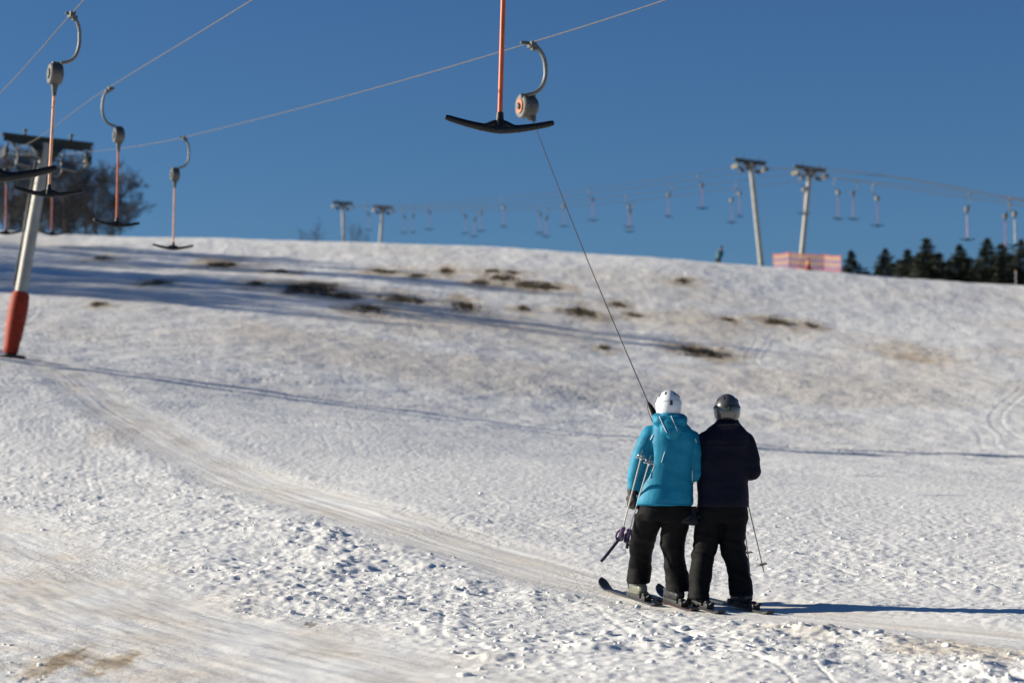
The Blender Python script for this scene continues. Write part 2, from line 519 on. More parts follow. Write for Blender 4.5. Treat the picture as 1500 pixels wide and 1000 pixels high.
def snow_material():
    m = bpy.data.materials.new('piste_snow')
    m.use_nodes = True
    nt = m.node_tree; L = nt.links.new
    b = nt.nodes['Principled BSDF']
    tc = nt.nodes.new('ShaderNodeTexCoord')
    def noise(scale, detail=5, rough=.55, dist=0.0, vec=None):
        n = nt.nodes.new('ShaderNodeTexNoise')
        n.inputs['Scale'].default_value = scale; n.inputs['Detail'].default_value = detail
        n.inputs['Roughness'].default_value = rough; n.inputs['Distortion'].default_value = dist
        L(vec or tc.outputs['Object'], n.inputs['Vector'])
        return n.outputs['Fac']
    def ramp(fac, p0, p1, c0=(0, 0, 0, 1), c1=(1, 1, 1, 1)):
        r = nt.nodes.new('ShaderNodeValToRGB')
        r.color_ramp.elements[0].position = p0; r.color_ramp.elements[0].color = c0
        r.color_ramp.elements[1].position = p1; r.color_ramp.elements[1].color = c1
        L(fac, r.inputs['Fac'])
        return r.outputs['Color']
    def math_(op, a, c):
        n = nt.nodes.new('ShaderNodeMath'); n.operation = op
        for i, q in enumerate((a, c)):
            if isinstance(q, (int, float)): n.inputs[i].default_value = q
            else: L(q, n.inputs[i])
        n.use_clamp = op != 'ADD'
        return n.outputs[0]
    def mix(fac, a, c):
        n = nt.nodes.new('ShaderNodeMix'); n.data_type = 'RGBA'
        L(fac, n.inputs['Factor'])
        for i, q in (('A', a), ('B', c)):
            s = n.inputs[6 if i == 'A' else 7]
            if isinstance(q, tuple): s.default_value = q
            else: L(q, s)
        return n.outputs[2]
    at_d = nt.nodes.new('ShaderNodeAttribute'); at_d.attribute_name = 'dirt'
    at_e = nt.nodes.new('ShaderNodeAttribute'); at_e.attribute_name = 'earth'
    snowc = ramp(noise(0.9, 6), 0.3, 0.7, (0.79, 0.785, 0.765, 1), (0.87, 0.865, 0.84, 1))
    grime = ramp(noise(2.2, 6, .6, .4), 0.3, 0.72)
    beige = ramp(noise(5.0, 6), 0.3, 0.7, (0.60, 0.50, 0.38, 1), (0.74, 0.66, 0.54, 1))
    dfac = math_('MULTIPLY', at_d.outputs['Fac'], math_('ADD', math_('MULTIPLY', grime, 0.8), 0.45))
    c = mix(dfac, snowc, beige)
    brown = ramp(noise(7.0, 6), 0.3, 0.7, (0.20, 0.135, 0.07, 1), (0.42, 0.31, 0.18, 1))
    bfac = math_('MULTIPLY', math_('SUBTRACT', at_d.outputs['Fac'], 0.95), math_('ADD', math_('MULTIPLY', grime, 0.9), 0.35))
    c = mix(bfac, c, brown)
    soil = ramp(noise(3.0, 7, .65), 0.32, 0.68, (0.045, 0.036, 0.024, 1), (0.17, 0.125, 0.075, 1))
    brk = noise(4.0, 8, .7, .6)
    efac = math_('MULTIPLY', math_('SUBTRACT', math_('ADD', math_('MULTIPLY', at_e.outputs['Fac'], 1.9), math_('MULTIPLY', brk, 0.8)), 0.78), 2.6)
    c = mix(efac, c, soil)
    L(c, b.inputs['Base Color'])
    b.inputs['Roughness'].default_value = 0.62
    b.inputs['Specular IOR Level'].default_value = 0.25
    h1 = noise(16.0, 7, .62)
    h2 = noise(70.0, 5, .6)
    bp1 = nt.nodes.new('ShaderNodeBump'); bp1.inputs['Distance'].default_value = 0.05
    grain = ramp(noise(0.35, 4, .6), 0.38, 0.66)
    L(math_('ADD', math_('MULTIPLY', grain, 0.42), 0.10), bp1.inputs['Strength'])
    L(h1, bp1.inputs['Height'])
    bp2 = nt.nodes.new('ShaderNodeBump'); bp2.inputs['Strength'].default_value = 0.25; bp2.inputs['Distance'].default_value = 0.012
    L(h2, bp2.inputs['Height']); L(bp1.outputs['Normal'], bp2.inputs['Normal'])
    L(bp2.outputs['Normal'], b.inputs['Normal'])
    return m
M['snow'] = snow_material()

# ------------------------------------------------------------------ ground: one sheet of snow
def sheet_axis_u():
    core = np.linspace(-0.238, 0.238, 940)
    side = np.concatenate([np.geomspace(0.242, 0.45, 70), np.geomspace(0.47, 5.0, 30)])
    return np.concatenate([-side[::-1], core, side])
def sheet_axis_y():
    a = np.linspace(-5.2, 11.0, 60)[:-1]
    bq = np.geomspace(11.0, 155.0, 960)
    cq = np.geomspace(156.0, 1250.0, 60)
    return np.concatenate([a, bq, cq])

EARTH = [  # photograph pixel of each thawed patch: x, y, width, height, strength
    (325, 386, 44, 9, 1.0), (455, 427, 80, 13, 1.1), (500, 437, 60, 8, .8), (683, 449, 26, 12, 1.2), (852, 455, 40, 11, 1.25),
    (1028, 508, 58, 11, 1.25), (1143, 468, 38, 9, 1.2), (738, 409, 34, 7, .95), (780, 419, 56, 8, .95), (655, 397, 22, 9, .8),
    (562, 397, 38, 7, .95), (612, 404, 26, 6, .85), (590, 441, 55, 9, .75), (540, 455, 46, 8, .9), (905, 444, 20, 5, .9),
    (930, 458, 26, 5, .7), (885, 505, 14, 5, .9), (1068, 465, 17, 6, 1.0), (1190, 472, 18, 5, .9), (228, 419, 30, 8, .9),
    (408, 399, 26, 6, 1.0), (375, 420, 26, 6, .9), (720, 398, 24, 5, .8), (752, 400, 18, 5, .9), 
    (1000, 413, 20, 5, .8), (768, 452, 18, 6, .8), (150, 378, 22, 5, .7), (145, 450, 16, 5, .8),
    (705, 415, 22, 6, 1.0), (810, 422, 26, 5, .9), (455, 911, 30, 3, .4)]
SMEAR = [(95, 962, 60, 50, 1.95), (165, 966, 74, 34, 1.8), (60, 978, 60, 30, 1.4), (590, 440, 70, 10, 1.6), (672, 437, 40, 10, 1.6), (1330, 521, 100, 20, 1.35), (880, 462, 50, 8, 1.4),
    # thin dirty snow round the thawed places
    (600, 437, 70, 12, .9), (672, 436, 46, 14, .9), (880, 459, 90, 16, .8), (1010, 470, 260, 50, .85), (700, 470, 460, 60, .8),
    (400, 490, 360, 44, .7), (1340, 520, 190, 44, .95), (1010, 430, 50, 16, .6), (1150, 480, 120, 30, .5), (1200, 560, 560, 60, .6),
    (100, 960, 130, 60, 1.0), (250, 985, 220, 40, .6), (60, 860, 160, 60, .6), (650, 540, 700, 60, .6), (1400, 950, 240, 40, .8),
    (180, 630, 90, 60, .5), (1180, 925, 200, 20, .5), (330, 880, 200, 40, .3)]

SMEAR += [(a, b + 1, w * 2.3 + 22, h * 2.0 + 6, .98 + .40 * st) for a, b, w, h, st in EARTH if b < 600]
def blotches(x, y, lst, warp):
    out = np.zeros(x.shape)
    for i, (px, py, w, h, s) in enumerate(lst):
        c = ground_hit(px, py)
        n_, f_ = ground_hit(px, py + h / 2), ground_hit(px, py - h / 2)
        rx = w / 2 * c.y / FPX
        ry = max(0.5 * abs(f_.y - n_.y), 0.25)
        sel = np.where((np.abs(x - c.x) < 2.4 * rx) & (np.abs(y - c.y) < 2.4 * ry))[0]
        if len(sel) == 0: continue
        ex = (x[sel] - c.x) / rx; ey = (y[sel] - c.y) / ry
        q = np.hypot(ex, ey) + warp * fbm(ex * 1.3 + i * 7.1, ey * 1.3, 100 + i, 3, .6)
        out[sel] = np.maximum(out[sel], s * (1 - sstep(0.25, 1.4, q)))
    return out

def build_ground():
    u = sheet_axis_u(); yy = sheet_axis_y()
    nu, ny = len(u), len(yy)
    Y = np.repeat(yy, nu)
    X = np.tile(u, ny) * (0.5 * (Y + np.sqrt(Y * Y + 16.0)) + 0.8)
    Z, dirt, rough = snow(X, Y)
    dirt = np.clip(np.maximum(dirt, blotches(X, Y, SMEAR, .5)), 0, 2)
    earth = .88 * blotches(X, Y, EARTH, .95)
    Z = Z - 0.03 * np.clip(earth, 0, 1) * sstep(30, 60, Y)
    co = np.stack([X, Y, Z], 1).astype(np.float32)
    j, i = np.meshgrid(np.arange(ny - 1), np.arange(nu - 1), indexing='ij')
    a = (j * nu + i).ravel()
    quads = np.stack([a, a + 1, a + 1 + nu, a + nu], 1).astype(np.int32)
    me = bpy.data.meshes.new('snow_slope')
    nq = len(quads)
    me.vertices.add(len(co)); me.vertices.foreach_set('co', co.ravel())
    me.loops.add(nq * 4); me.loops.foreach_set('vertex_index', quads.ravel())
    me.polygons.add(nq)
    me.polygons.foreach_set('loop_start', np.arange(0, nq * 4, 4, dtype=np.int32))
    me.polygons.foreach_set('loop_total', np.full(nq, 4, dtype=np.int32))
    me.polygons.foreach_set('use_smooth', np.ones(nq, dtype=bool))
    for nm, arr in (('dirt', dirt), ('earth', earth)):
        at = me.attributes.new(nm, 'FLOAT', 'POINT')
        at.data.foreach_set('value', arr.astype(np.float32))
    me.update()
    me.materials.append(M['snow'])
    o = bpy.data.objects.new('ground', me)
    C.objects.link(o)
    tag(o, 'snow covered piste rising to a rounded ridge with thawed patches', None, None, 'structure')
    return o
ground = build_ground()

def build_tufts():
    """flattened dry grass standing in the thawed patches"""
    rng = np.random.default_rng(21)
    V = []; F = []
    for px, py, w, h, st in EARTH:
        if py > 600 or st < .7: continue
        c = ground_hit(px, py); n_, f_ = ground_hit(px, py + h / 2), ground_hit(px, py - h / 2)
        rx = w / 2 * c.y / FPX; ry = max(.5 * abs(f_.y - n_.y), .25)
        k = int(55 * min(rx * ry, 4) + 15)
        a = rng.uniform(0, 6.283, k); q = np.sqrt(rng.uniform(0, 1, k)) * .95
        xs = c.x + rx * q * np.cos(a); ys = c.y + ry * q * np.sin(a)
        zs = snow(xs, ys)[0] - .03
        for x, y, z in zip(xs, ys, zs):
            for b in range(5):
                t = rng.uniform(0, 6.283); hh = rng.uniform(.05, .17); wd = rng.uniform(.012, .03); ln = rng.uniform(.03, .14)
                ox, oy = rng.normal(0, .05, 2)
                i = len(V)
                dx, dy = math.cos(t), math.sin(t)
                V += [(x + ox - dy * wd, y + oy + dx * wd, z - .02), (x + ox + dy * wd, y + oy - dx * wd, z - .02), (x + ox + dx * ln, y + oy + dy * ln, z + hh)]
                F.append((i, i + 1, i + 2))
    me = bpy.data.meshes.new('dry_grass'); me.from_pydata(V, [], F); me.update()
    me.materials.append(mat('dry_grass', (.15, .11, .055), .9, 0, .5, 3, col2=(.04, .035, .018)))
    o = bpy.data.objects.new('dry_grass', me); C.objects.link(o)
    tag(o, 'flattened dry grass showing in the thawed patches of the slope', 'grass', None, 'stuff')
build_tufts()

def build_clods():
    """loose lumps of snow thrown up over the churned parts"""
    rng = np.random.default_rng(5)
    n = 5200
    u = rng.uniform(-0.24, 0.24, n); y = 12.5 * np.exp(rng.uniform(0, 1, n) ** 1.25 * math.log(36 / 12.5))
    x = u * (y + 1)
    z, dirt, rough = snow(x, y)
    keep = rng.uniform(0, 1, n) < np.clip(rough * 1.1 - 0.12, 0, 1)
    x, y, z = x[keep], y[keep], z[keep]
    bm = bmesh.new(); bmesh.ops.create_icosphere(bm, subdivisions=2, radius=1.0)
    base = np.array([v.co[:] for v in bm.verts]); tri = np.array([[v.index for v in f.verts] for f in bm.faces]); bm.free()
    V = []; F = []
    for k in range(len(x)):
        s = 0.0085 * math.exp(rng.normal(0.2, 0.55))
        s = min(s, 0.034)
        p = base * (1 + 0.32 * perlin(base[:, 0] * 1.6 + k * 3.1, base[:, 1] * 1.6 + base[:, 2] * 1.3, 7)[:, None])
        sc = np.array([rng.uniform(.8, 1.7), rng.uniform(.8, 1.5), rng.uniform(.4, .75)]) * s
        a = rng.uniform(0, 6.28); ca, sa = math.cos(a), math.sin(a)
        p = p * sc
        p = np.stack([p[:, 0] * ca - p[:, 1] * sa, p[:, 0] * sa + p[:, 1] * ca, p[:, 2]], 1)
        V.append(p + np.array([x[k], y[k], z[k] + 0.15 * s])); F.append(tri + len(base) * k)
    V = np.concatenate(V); F = np.concatenate(F)
    me = bpy.data.meshes.new('snow_lumps')
    me.from_pydata(V.tolist(), [], F.tolist()); me.update()
    me.polygons.foreach_set('use_smooth', np.ones(len(F), dtype=bool))
    me.materials.append(M['snow'])
    o = bpy.data.objects.new('snow_lumps', me); C.objects.link(o)
    tag(o, 'small loose lumps of snow scattered over the churned piste', 'snow', None, 'stuff')
build_clods()

# ------------------------------------------------------------------ trees
def bare_tree_mesh(seed, height):
    rnd = random.Random(seed)
    trunk = MB(); crown = MB()
    def grow(p, d, length, r, level, maxl):
        n = 4 if level < 2 else 3
        pts = [p]; rr = [r]; q = p.copy(); dd = d.copy()
        for i in range(n):
            dd = (dd + Vector((rnd.uniform(-1, 1), rnd.uniform(-1, 1), rnd.uniform(-.35, .6))) * (0.10 if level == 0 else 0.24)).normalized()
            q = q + dd * (length / n)
            pts.append(q.copy()); rr.append(max(r * (1 - 0.62 * (i + 1) / n), 0.020))
        (trunk if level <= 1 else crown).tube(pts, rr, 6 if level == 0 else (5 if level == 1 else 3))
        if level >= maxl: return
        nb = (10, 8, 7, 5, 4)[level]
        for k in range(nb):
            t = (0.30 if level == 0 else 0.22) + (0.78 if level else .7) * (k + rnd.random()) / nb
            t = min(t, 1.0)
            fi = t * n; i0 = min(int(fi), n - 1); f = fi - i0
            b = pts[i0].lerp(pts[i0 + 1], f)
            ax = (pts[i0 + 1] - pts[i0]).normalized()
            side = Vector((rnd.uniform(-1, 1), rnd.uniform(-1, 1), rnd.uniform(-.2, .5)))
            side = (side - ax * side.dot(ax)).normalized()
            ang = rnd.uniform(.55, 1.05)
            nd = (ax * math.cos(ang) + side * math.sin(ang) + Vector((0, 0, .12))).normalized()
            nl = length * (rnd.uniform(.42, .62) if level else rnd.uniform(.38, .55)) * (1.1 - .35 * t)
            grow(b, nd, nl, max(rr[i0] * rnd.uniform(.45, .6), 0.022), level + 1, maxl)
    grow(Vector((0, 0, -0.3)), Vector((rnd.uniform(-.05, .05), rnd.uniform(-.05, .05), 1)), height, height * .021, 0, 4)
    return trunk.mesh('trunk', True, 180), crown.mesh('crown', True, 180)

BARE = [bare_tree_mesh(11, 13.0), bare_tree_mesh(23, 12.0), bare_tree_mesh(37, 14.0)]
def bare_tree(x, y, kind, s, rz, label, group, dz=0.0):
    t = thing('bare_tree', label, 'tree', (x, y, hgt(x, y) + dz), group, rz)
    t.scale = (s, s, s)
    link_shared('trunk', BARE[kind][0], M['bark'], t)
    link_shared('crown', BARE[kind][1], M['twig'], t)
    return t
def link_shared(name, me, m, parent):
    if not me.materials: me.materials.append(m)
    o = bpy.data.objects.new(name, me); C.objects.link(o); o.parent = parent
    return o

HT = (13.0, 12.0, 14.0)
for i, (px, py, d, k, rz, lab) in enumerate([
        (-60, 256, 196, 0, .4, 'bare tree at the outer end of the wood behind the ridge'), (8, 258, 205, 1, 1.2, 'tall bare tree behind the crossbar of the orange footed mast'),
        (58, 262, 214, 2, 2.2, 'bare tree behind the pole of the orange footed mast'), (104, 274, 200, 1, 4.1, None), (130, 274, 212, 2, 1.9, None),
        (146, 275, 206, 0, 3.0, None), (28, 264, 226, 2, 5.0, None), (164, 284, 222, 2, .9, 'smaller bare tree standing at the open end of the wood behind the ridge'), (84, 266, 232, 0, 2.7, None)]):
    p = P(px, py, d)
    bare_tree(p.x, p.y, k, (p.z - hgt(p.x, p.y)) / HT[k] * 1.0, rz, lab or 'bare deciduous tree with a dense dark crown amid the wood behind the ridge', 'bare trees behind the ridge')
for i, (x, y, s, k, rz) in enumerate([(-47, 107, .80, 0, 0), (-56, 104, .84, 1, 4.4), (-49, 100, .60, 2, 1.4), (-68, 112, .95, 0, 2.2), (-53, 115, .80, 1, 1), (-45, 121, .72, 2, 2), (-60, 113, .95, 2, 3), (-61, 126, .85, 0, 4),
                                      (-50, 130, .72, 1, 5), (-43, 113, .62, 1, 2.5), (-66, 119, .85, 1, .5)]):
    bare_tree(x, y, k, s, rz, 'bare deciduous tree at the edge of the piste whose long shadow crosses the slope', 'bare trees along the piste edge')

def spruce_mesh(seed, height):
    rnd = random.Random(seed)
    tr = MB(); cr = MB()
    tr.tube([(0, 0, -0.5), (0, 0, height * .5), (0, 0, height)], [height * .016, height * .010, 0.025], 7)
    z = height * .12
    while z < height * .985:
        f = 1 - z / height
        reach = height * .34 * f ** .88 * rnd.uniform(.70, 1.2) + 0.05
        nb = int(6 + 9 * f)
        a0 = rnd.uniform(0, 6.28)
        for k in range(nb):
            a = a0 + 6.283 * k / nb + rnd.uniform(-.25, .25)
            L = reach * rnd.uniform(.5, 1.25)
            dirv = Vector((math.cos(a), math.sin(a), 0)); sidev = Vector((-math.sin(a), math.cos(a), 0))
            up = 0.45 * (1 - f) + rnd.uniform(-.05, .2)
            steps = max(3, int(L / .24))
            prev = Vector((0, 0, z))
            for s in range(steps):
                t = (s + 1) / steps
                c = Vector((0, 0, z)) + dirv * (L * t) + Vector((0, 0, L * (up * t - .55 * t * t + .22 * t ** 4)))
                wd = (0.36 * L * (1 - .75 * t) + .06) * rnd.uniform(.7, 1.3)
                dr = rnd.uniform(.08, .30)
                # two drooping sprays and a tip, each a small leaf-like face with depth
                for sg in (-1, 1):
                    e = c + sidev * (sg * wd) + dirv * rnd.uniform(.02, .22) + Vector((0, 0, -dr))
                    m1 = (prev + c) * .5 + Vector((0, 0, .02))
                    cr.add([prev, e, c, m1 + Vector((0, 0, -.10 - .08 * rnd.random()))], [(0, 1, 2), (0, 3, 1), (3, 2, 1)])
                cr.add([prev, c + dirv * .08, c + Vector((0, 0, -dr - .08))], [(0, 1, 2)])
                prev = c
        z += rnd.uniform(.24, .42) * (.6 + .7 * f)
    return tr.mesh('trunk', True, 180), cr.mesh('crown', False)
SPRUCE = [spruce_mesh(3, 15.0), spruce_mesh(9, 13.0), spruce_mesh(15, 16.5)]
def spruce(px, py_top, d, kind, hbase, label, rz):
    top = P(px, py_top - 4, d)
    zg = hgt(top.x, top.y)
    s = max((top.z - zg) / hbase, .2)
    t = thing('spruce_tree', label, 'tree', (top.x, top.y, zg), 'spruces behind the ridge', rz)
    w = (s if s > .8 else .8) * 1.18
    t.scale = (w, w, s * 1.02)
    link_shared('trunk', SPRUCE[kind][0], M['spruce_bark'], t)
    link_shared('crown', SPRUCE[kind][1], M['needles'], t)
HB = (15.0, 13.0, 16.5)
for px, py, d, k in [(1297, 369, 232, 0), (1286, 393, 238, 1), (1329, 369, 225, 1), (1318, 384, 240, 2), (1357, 353, 222, 2), (1346, 375, 235, 0),
                     (1376, 374, 228, 1), (1406, 363, 224, 0), (1421, 381, 240, 1), (1392, 385, 236, 2), (1446, 354, 220, 0),
                     (1468, 361, 226, 2), (1457, 378, 238, 1), (1496, 356, 221, 0), (1482, 376, 236, 1), (1530, 350, 225, 2), (1309, 390, 246, 0), (1338, 383, 250, 1), (1366, 376, 247, 2), (1384, 388, 252, 0),
                     (1414, 386, 248, 2), (1434, 382, 251, 1), (1475, 380, 249, 0), (1270, 401, 250, 2)]:
    spruce(px, py, d, k, HB[k], 'tall pointed dark green spruce in the front of the conifer row behind the ridge' if d < 230 else 'lower dark spruce filling a gap between the taller ones behind the ridge', random.uniform(0, 6))
spruce(1247, 371, 236, 1, HB[1], 'lone dark spruce standing apart from the row, next to the striped fence', 1.0)

def bush(px, py, d, h, wdt, label, seed):
    rnd = random.Random(seed)
    p = P(px, py, d); zg = hgt(p.x, p.y)
    tall = p.z - zg
    t = thing('bare_bush', label, 'bush', (p.x, p.y, zg))
    st = MB(); tw = MB()
    for k in range(6):
        e = Vector((rnd.uniform(-wdt, wdt), rnd.uniform(-wdt, wdt), tall * rnd.uniform(.75, 1.0)))
        mid = Vector((e.x * .45, e.y * .45, e.z * .5))
        st.tube([(0, 0, -.1), mid, e], [.03, .02, .012], 4)
        for j in range(12):
            f = rnd.uniform(.35, 1)
            b = mid.lerp(e, f)
            q = b + Vector((rnd.uniform(-1, 1), rnd.uniform(-1, 1), rnd.uniform(.1, 1.0))) * h * .28
            tw.tube([b, (b + q) * .5 + Vector((rnd.uniform(-.1, .1), 0, .05)), q], [.014, .010, .008], 3)
    st.build('stems', M['bark'], t); tw.build('twigs', M['twig'], t)
bush(448, 330, 200, 1.4, .8, 'thin bare bush top on the ridge, farthest from the lift masts', 1)
bush(463, 318, 215, 1.6, .6, 'tall thin bare bush top on the ridge', 2)
bush(520, 312, 226, 2.0, .6, 'bare bush top between the two far lift masts', 3)
bush(531, 326, 222, 1.4, .7, 'low bare bush beside the far right lift mast', 4)

# ------------------------------------------------------------------ lift masts
LIFT = Vector((-0.335, 0.942, 0)).normalized()      # uphill direction of both lifts
PERP = Vector((0.942, 0.335, 0)).normalized()
UP = Vector((0, 0, 1))

def basis(x, y, z):
    return Matrix((x, y, z)).transposed()

def mast(label, base, top, tilt, half, pad, group, big=True, bar_mat='green_paint'):
    base = Vector(base); top = Vector(top)
    t = thing('lift_mast', label, 'lift mast', base, group)
    tp = top - base
    ax = tp.normalized()
    bx = (PERP * math.cos(tilt) + UP * math.sin(tilt)).normalized()
    bz = (UP - bx * UP.dot(bx)).normalized()
    by = bz.cross(bx)
    Bm = basis(bx, by, bz)
    m = MB()
    m.tube([-0.6 * ax, tp * .5, tp - ax * .12], [.165, .15, .135], 20)
    m.build('pole', M['pole_paint'], t)
    b = MB()
    b.bevbox(tp, (2 * half, .17, .07), .012, Bm)
    b.bevbox(tp - bz * .10, (2 * half * .96, .035, .14), .006, Bm)
    b.bevbox(tp - bz * .19, (2 * half * .8, .15, .045), .008, Bm)
    b.build('crossbar', M[bar_mat], t)
    if pad == 1:
        ld = MB(); lo = LIFT * .30  # rails and rungs added behind the pole to widen its cast shadow
        for q_ in (-.17, .17):
            ld.tube([ax * 1.9 + lo + PERP * q_, tp - ax * .5 + lo + PERP * q_], .030, 6)
        for k_ in range(int((tp.length - 2.5) / .32)):
            c_ = ax * (2.05 + .32 * k_) + lo
            ld.tube([c_ - PERP * .17, c_ + PERP * .17], .014, 6)
        for f_ in (.40, .62, .85):
            ld.tube([tp * f_, tp * f_ + lo], .018, 6)
        ld.build('added_shadow_ladder', M['steel_dark'], t)
    g = MB()
    for sy in (-.085, .085):
        o = tp + by * sy
        vs = []
        for q in (-.018, .018):
            vs += [o + bx * -.42 - bz * .215 + by * q, o + bx * .42 - bz * .215 + by * q, o + bx * .12 - bz * .62 + by * q, o - bx * .12 - bz * .62 + by * q]
        g.add(vs, [(0, 1, 2, 3), (7, 6, 5, 4), (0, 4, 5, 1), (1, 5, 6, 2), (2, 6, 7, 3), (3, 7, 4, 0)])
    g.build('gusset', M[bar_mat], t)
    for s in (-.42, .42):
        k = MB(); k.tube([tp + bx * s * half * 1.2 + bz * .03, tp + bx * s * half * 1.2 + bz * .15], .035, 8)
        k.tube([tp + bx * s * half * 1.2 + bz * .15, tp + bx * s * half * 1.2 + bz * .19], .06, 8)
        k.build('insulator', M['steel_dark'], t)
    for s in (-1, 1):
        c = tp + bx * (s * half * .86)
        h = MB()
        h.bevbox(c - bz * .33, (.05, .07, .28), .01, Bm)
        h.bevbox(c - bz * .46, (.035, .78, .07), .01, Bm)
        fr = h.build('sheave_frame', M['steel_dark'], t)
        for q in (-.30, 0, .30):
            w = MB()
            cc = c - bz * .47 + by * q + bx * (s * .06)
            w.tube([cc - bx * .032, cc - bx * .02, cc - bx * .008, cc + bx * .008, cc + bx * .02, cc + bx * .032], [.135, .135, .115, .115, .135, .135], 18)
            w.tube([cc - bx * .045, cc + bx * .045], .035, 10)
            w.build('sheave_wheel', M['sheave_dark' if pad == 1 else 'sheave'], fr)
        # service platform hung inside each sheave
        e = tp + bx * (s * half * .50)
        r = MB()
        for q in (-.14, .14):
            r.tube([e + bx * q - bz * .18, e + bx * q - bz * .62], .014, 6)
        r.tube([e - bx * .14 - bz * .36, e + bx * .14 - bz * .36], .012, 6)
        rk = r.build('platform_hanger', M['steel_dark'], t)
        pl = MB(); pl.bevbox(e - bz * .66, (.40, .42, .05), .01, Bm @ Matrix.Rotation(.55, 3, 'X') @ Matrix.Rotation(.12, 3, 'Y'))
        pl.build('platform_plate', M['steel'], rk)
        st = MB(); st.tube([tp - ax * .55, c - bz * .52], .022, 6)
        st.build('strut', M['steel_dark'], t)
    if pad:
        L = tp.length
        p = MB()
        fr = [(a_ * pad, q_) for a_, q_ in ((.10, .17), (.13, .19), (.35, .20), (.55, .225), (1.0, .25), (1.35, .255), (1.62, .235), (1.70, .20), (1.72, .15))]
        p.tube([ax * a for a, _ in fr], [q for _, q in fr], 22)
        po = p.build('padding', M['orange_pad'], t)
        for a, q_ in ((.55, .228), (1.15, .256)):
            sbm = MB(); sbm.tube([ax * (a - .03) * pad, ax * (a + .03) * pad], q_, 22)
            sbm.build('strap', M['orange_pad'], po)
        f = MB(); f.tube([ax * -.02, ax * .13], .17, 18); f.build('collar', M['rubber'], t)
        f = MB(); f.bevbox((0, 0, -.03), (.72, .62, .16), .02); f.build('footing', M['rubber'], t)
    else:
        f = MB(); f.bevbox((0, 0, -.05), (.6, .6, .22), .02); f.build('footing', M['steel_dark'], t)
    return t

def on_ground(px, py, d):
    p = P(px, py, d)
    return Vector((p.x, p.y, hgt(p.x, p.y)))

b1 = on_ground(14, 525, 62)
t1 = P(70, 204, 62.6)
mast('leaning grey lift mast with orange padded foot beside the piste', b1, t1, R(-4), 1.18, 1, 'lift masts beside the piste')
b2 = b1 - PERP * 2.6; b2.z = hgt(b2.x, b2.y)
t2 = Vector((b2.x - 1.15, b2.y - .4, t1.z + .25))
mast('grey lift mast leaning the opposite way, partner of the orange footed mast', b2, t2, R(4), 1.18, 1, 'lift masts beside the piste')
for lab, (bpx, bpy_), (tpx, tpy), d, tl, pd in (
        ('grey lift mast on the ridge leaning away from the striped fence', (1116, 386), (1099, 235), 145, -4, False),
        ('grey lift mast on the ridge standing in front of the striped fence', (1172, 391), (1187, 245), 144, -4, .45)):
    mast(lab, on_ground(bpx, bpy_, d), P(tpx, tpy, d), R(tl), 1.08, pd, 'lift masts on the ridge', bar_mat='steel_dark')
for lab, bpx, (tpx, tpy), d in (
        ('small distant lift mast behind the ridge leaning towards the bare bushes', 506, (502, 296), 230),
        ('small distant lift mast behind the ridge leaning away from the bare bushes', 551, (561, 302), 229)):
    mast(lab, on_ground(bpx, 350, d), P(tpx, tpy, d), R(-2), 1.02, False, 'far lift masts behind the ridge', bar_mat='steel_dark')

# ------------------------------------------------------------------ haul cables
def cable(label, pts, r, group, rm='rope'):
    pts = sorted([Vector(p) for p in pts], key=lambda p: p.y)
    ys = np.array([p.y for p in pts])
    q = np.concatenate([np.linspace(ys[i], ys[i + 1], 12, endpoint=False) for i in range(len(ys) - 1)] + [[ys[-1]]])
    xs = pchip(ys, np.array([p.x for p in pts]), q); zs = pchip(ys, np.array([p.z for p in pts]), q)
    m = MB(); m.tube([(a, b, c) for a, b, c in zip(xs, q, zs)], r, 8)
    o = m.build('haul_cable', M[rm], None, True, 180)
    tag(o, label, 'cable', group)
    return o

GR = {}     # grip points of the near tow bars
GR['C3'] = P(270, 203, 48); GR['CU'] = P(779, 66, 29)
GR['B2'] = P(160, 131, 39)
orange_handle = P(733, 193, 17.6)
GR['BO'] = orange_handle + Vector((.17 + .055, 0, 2.21))
GR['A1'] = P(106, 23, 29.2)
near_handle = P(-16, 263, 14.6)
GR['DN'] = near_handle + Vector((.17, 0, 2.21))
cu = Vector((0, 0, .03))
tw = t1 - b1
wr = t1 + PERP * 1.1 * .86 - UP * .30; wl = t1 - PERP * 1.1 * .86 - UP * .33
wr2 = t2 + PERP * 1.1 * .86 - UP * .33; wl2 = t2 - PERP * 1.1 * .86 - UP * .30
def beyond(p, d, slope): 
    k = d - p.y
    return Vector((p.x - .356 * k, d, p.z + slope * k))
GR['C0'] = Vector((0, 0, 0))
cC = [wr, GR['C3'] + cu, GR['CU'] + cu, P(975, 0, 25.3), Vector((8.4, 6, 4.2)), Vector((13, -5, 3.9)), beyond(wr, 130, .15), beyond(wr, 66.5, .12)]
cB = [wl, GR['B2'] + cu, P(370, 0, 27), GR['BO'] + cu, Vector((3.6, 5.5, 4.0)), Vector((7, -5, 3.8)), beyond(wl, 130, .15)]
cA = [wr2, GR['A1'] + cu, P(0, 137, 37.3), Vector((.5, 10, 4.7)), Vector((5.3, -5, 4.2)), beyond(wr2, 130, .15)]
cD = [wl2, GR['DN'] + cu, Vector((2.4, -5, 3.9)), Vector((-10.4, 36, 6.1)), beyond(wl2, 130, .15)]
cable('pale haul cable carrying the reel that tows the two skiers', cC, .0075, 'haul cables of the lift on the piste')
cable('pale haul cable carrying the orange tow bar', cB, .0075, 'haul cables of the lift on the piste')
cable('pale haul cable carrying the tow bar in front of the orange footed mast', cA, .0075, 'haul cables of the lift on the piste')
cable('pale haul cable of the bar whose black handle overlaps the mast', cD, .0075, 'haul cables of the lift on the piste')

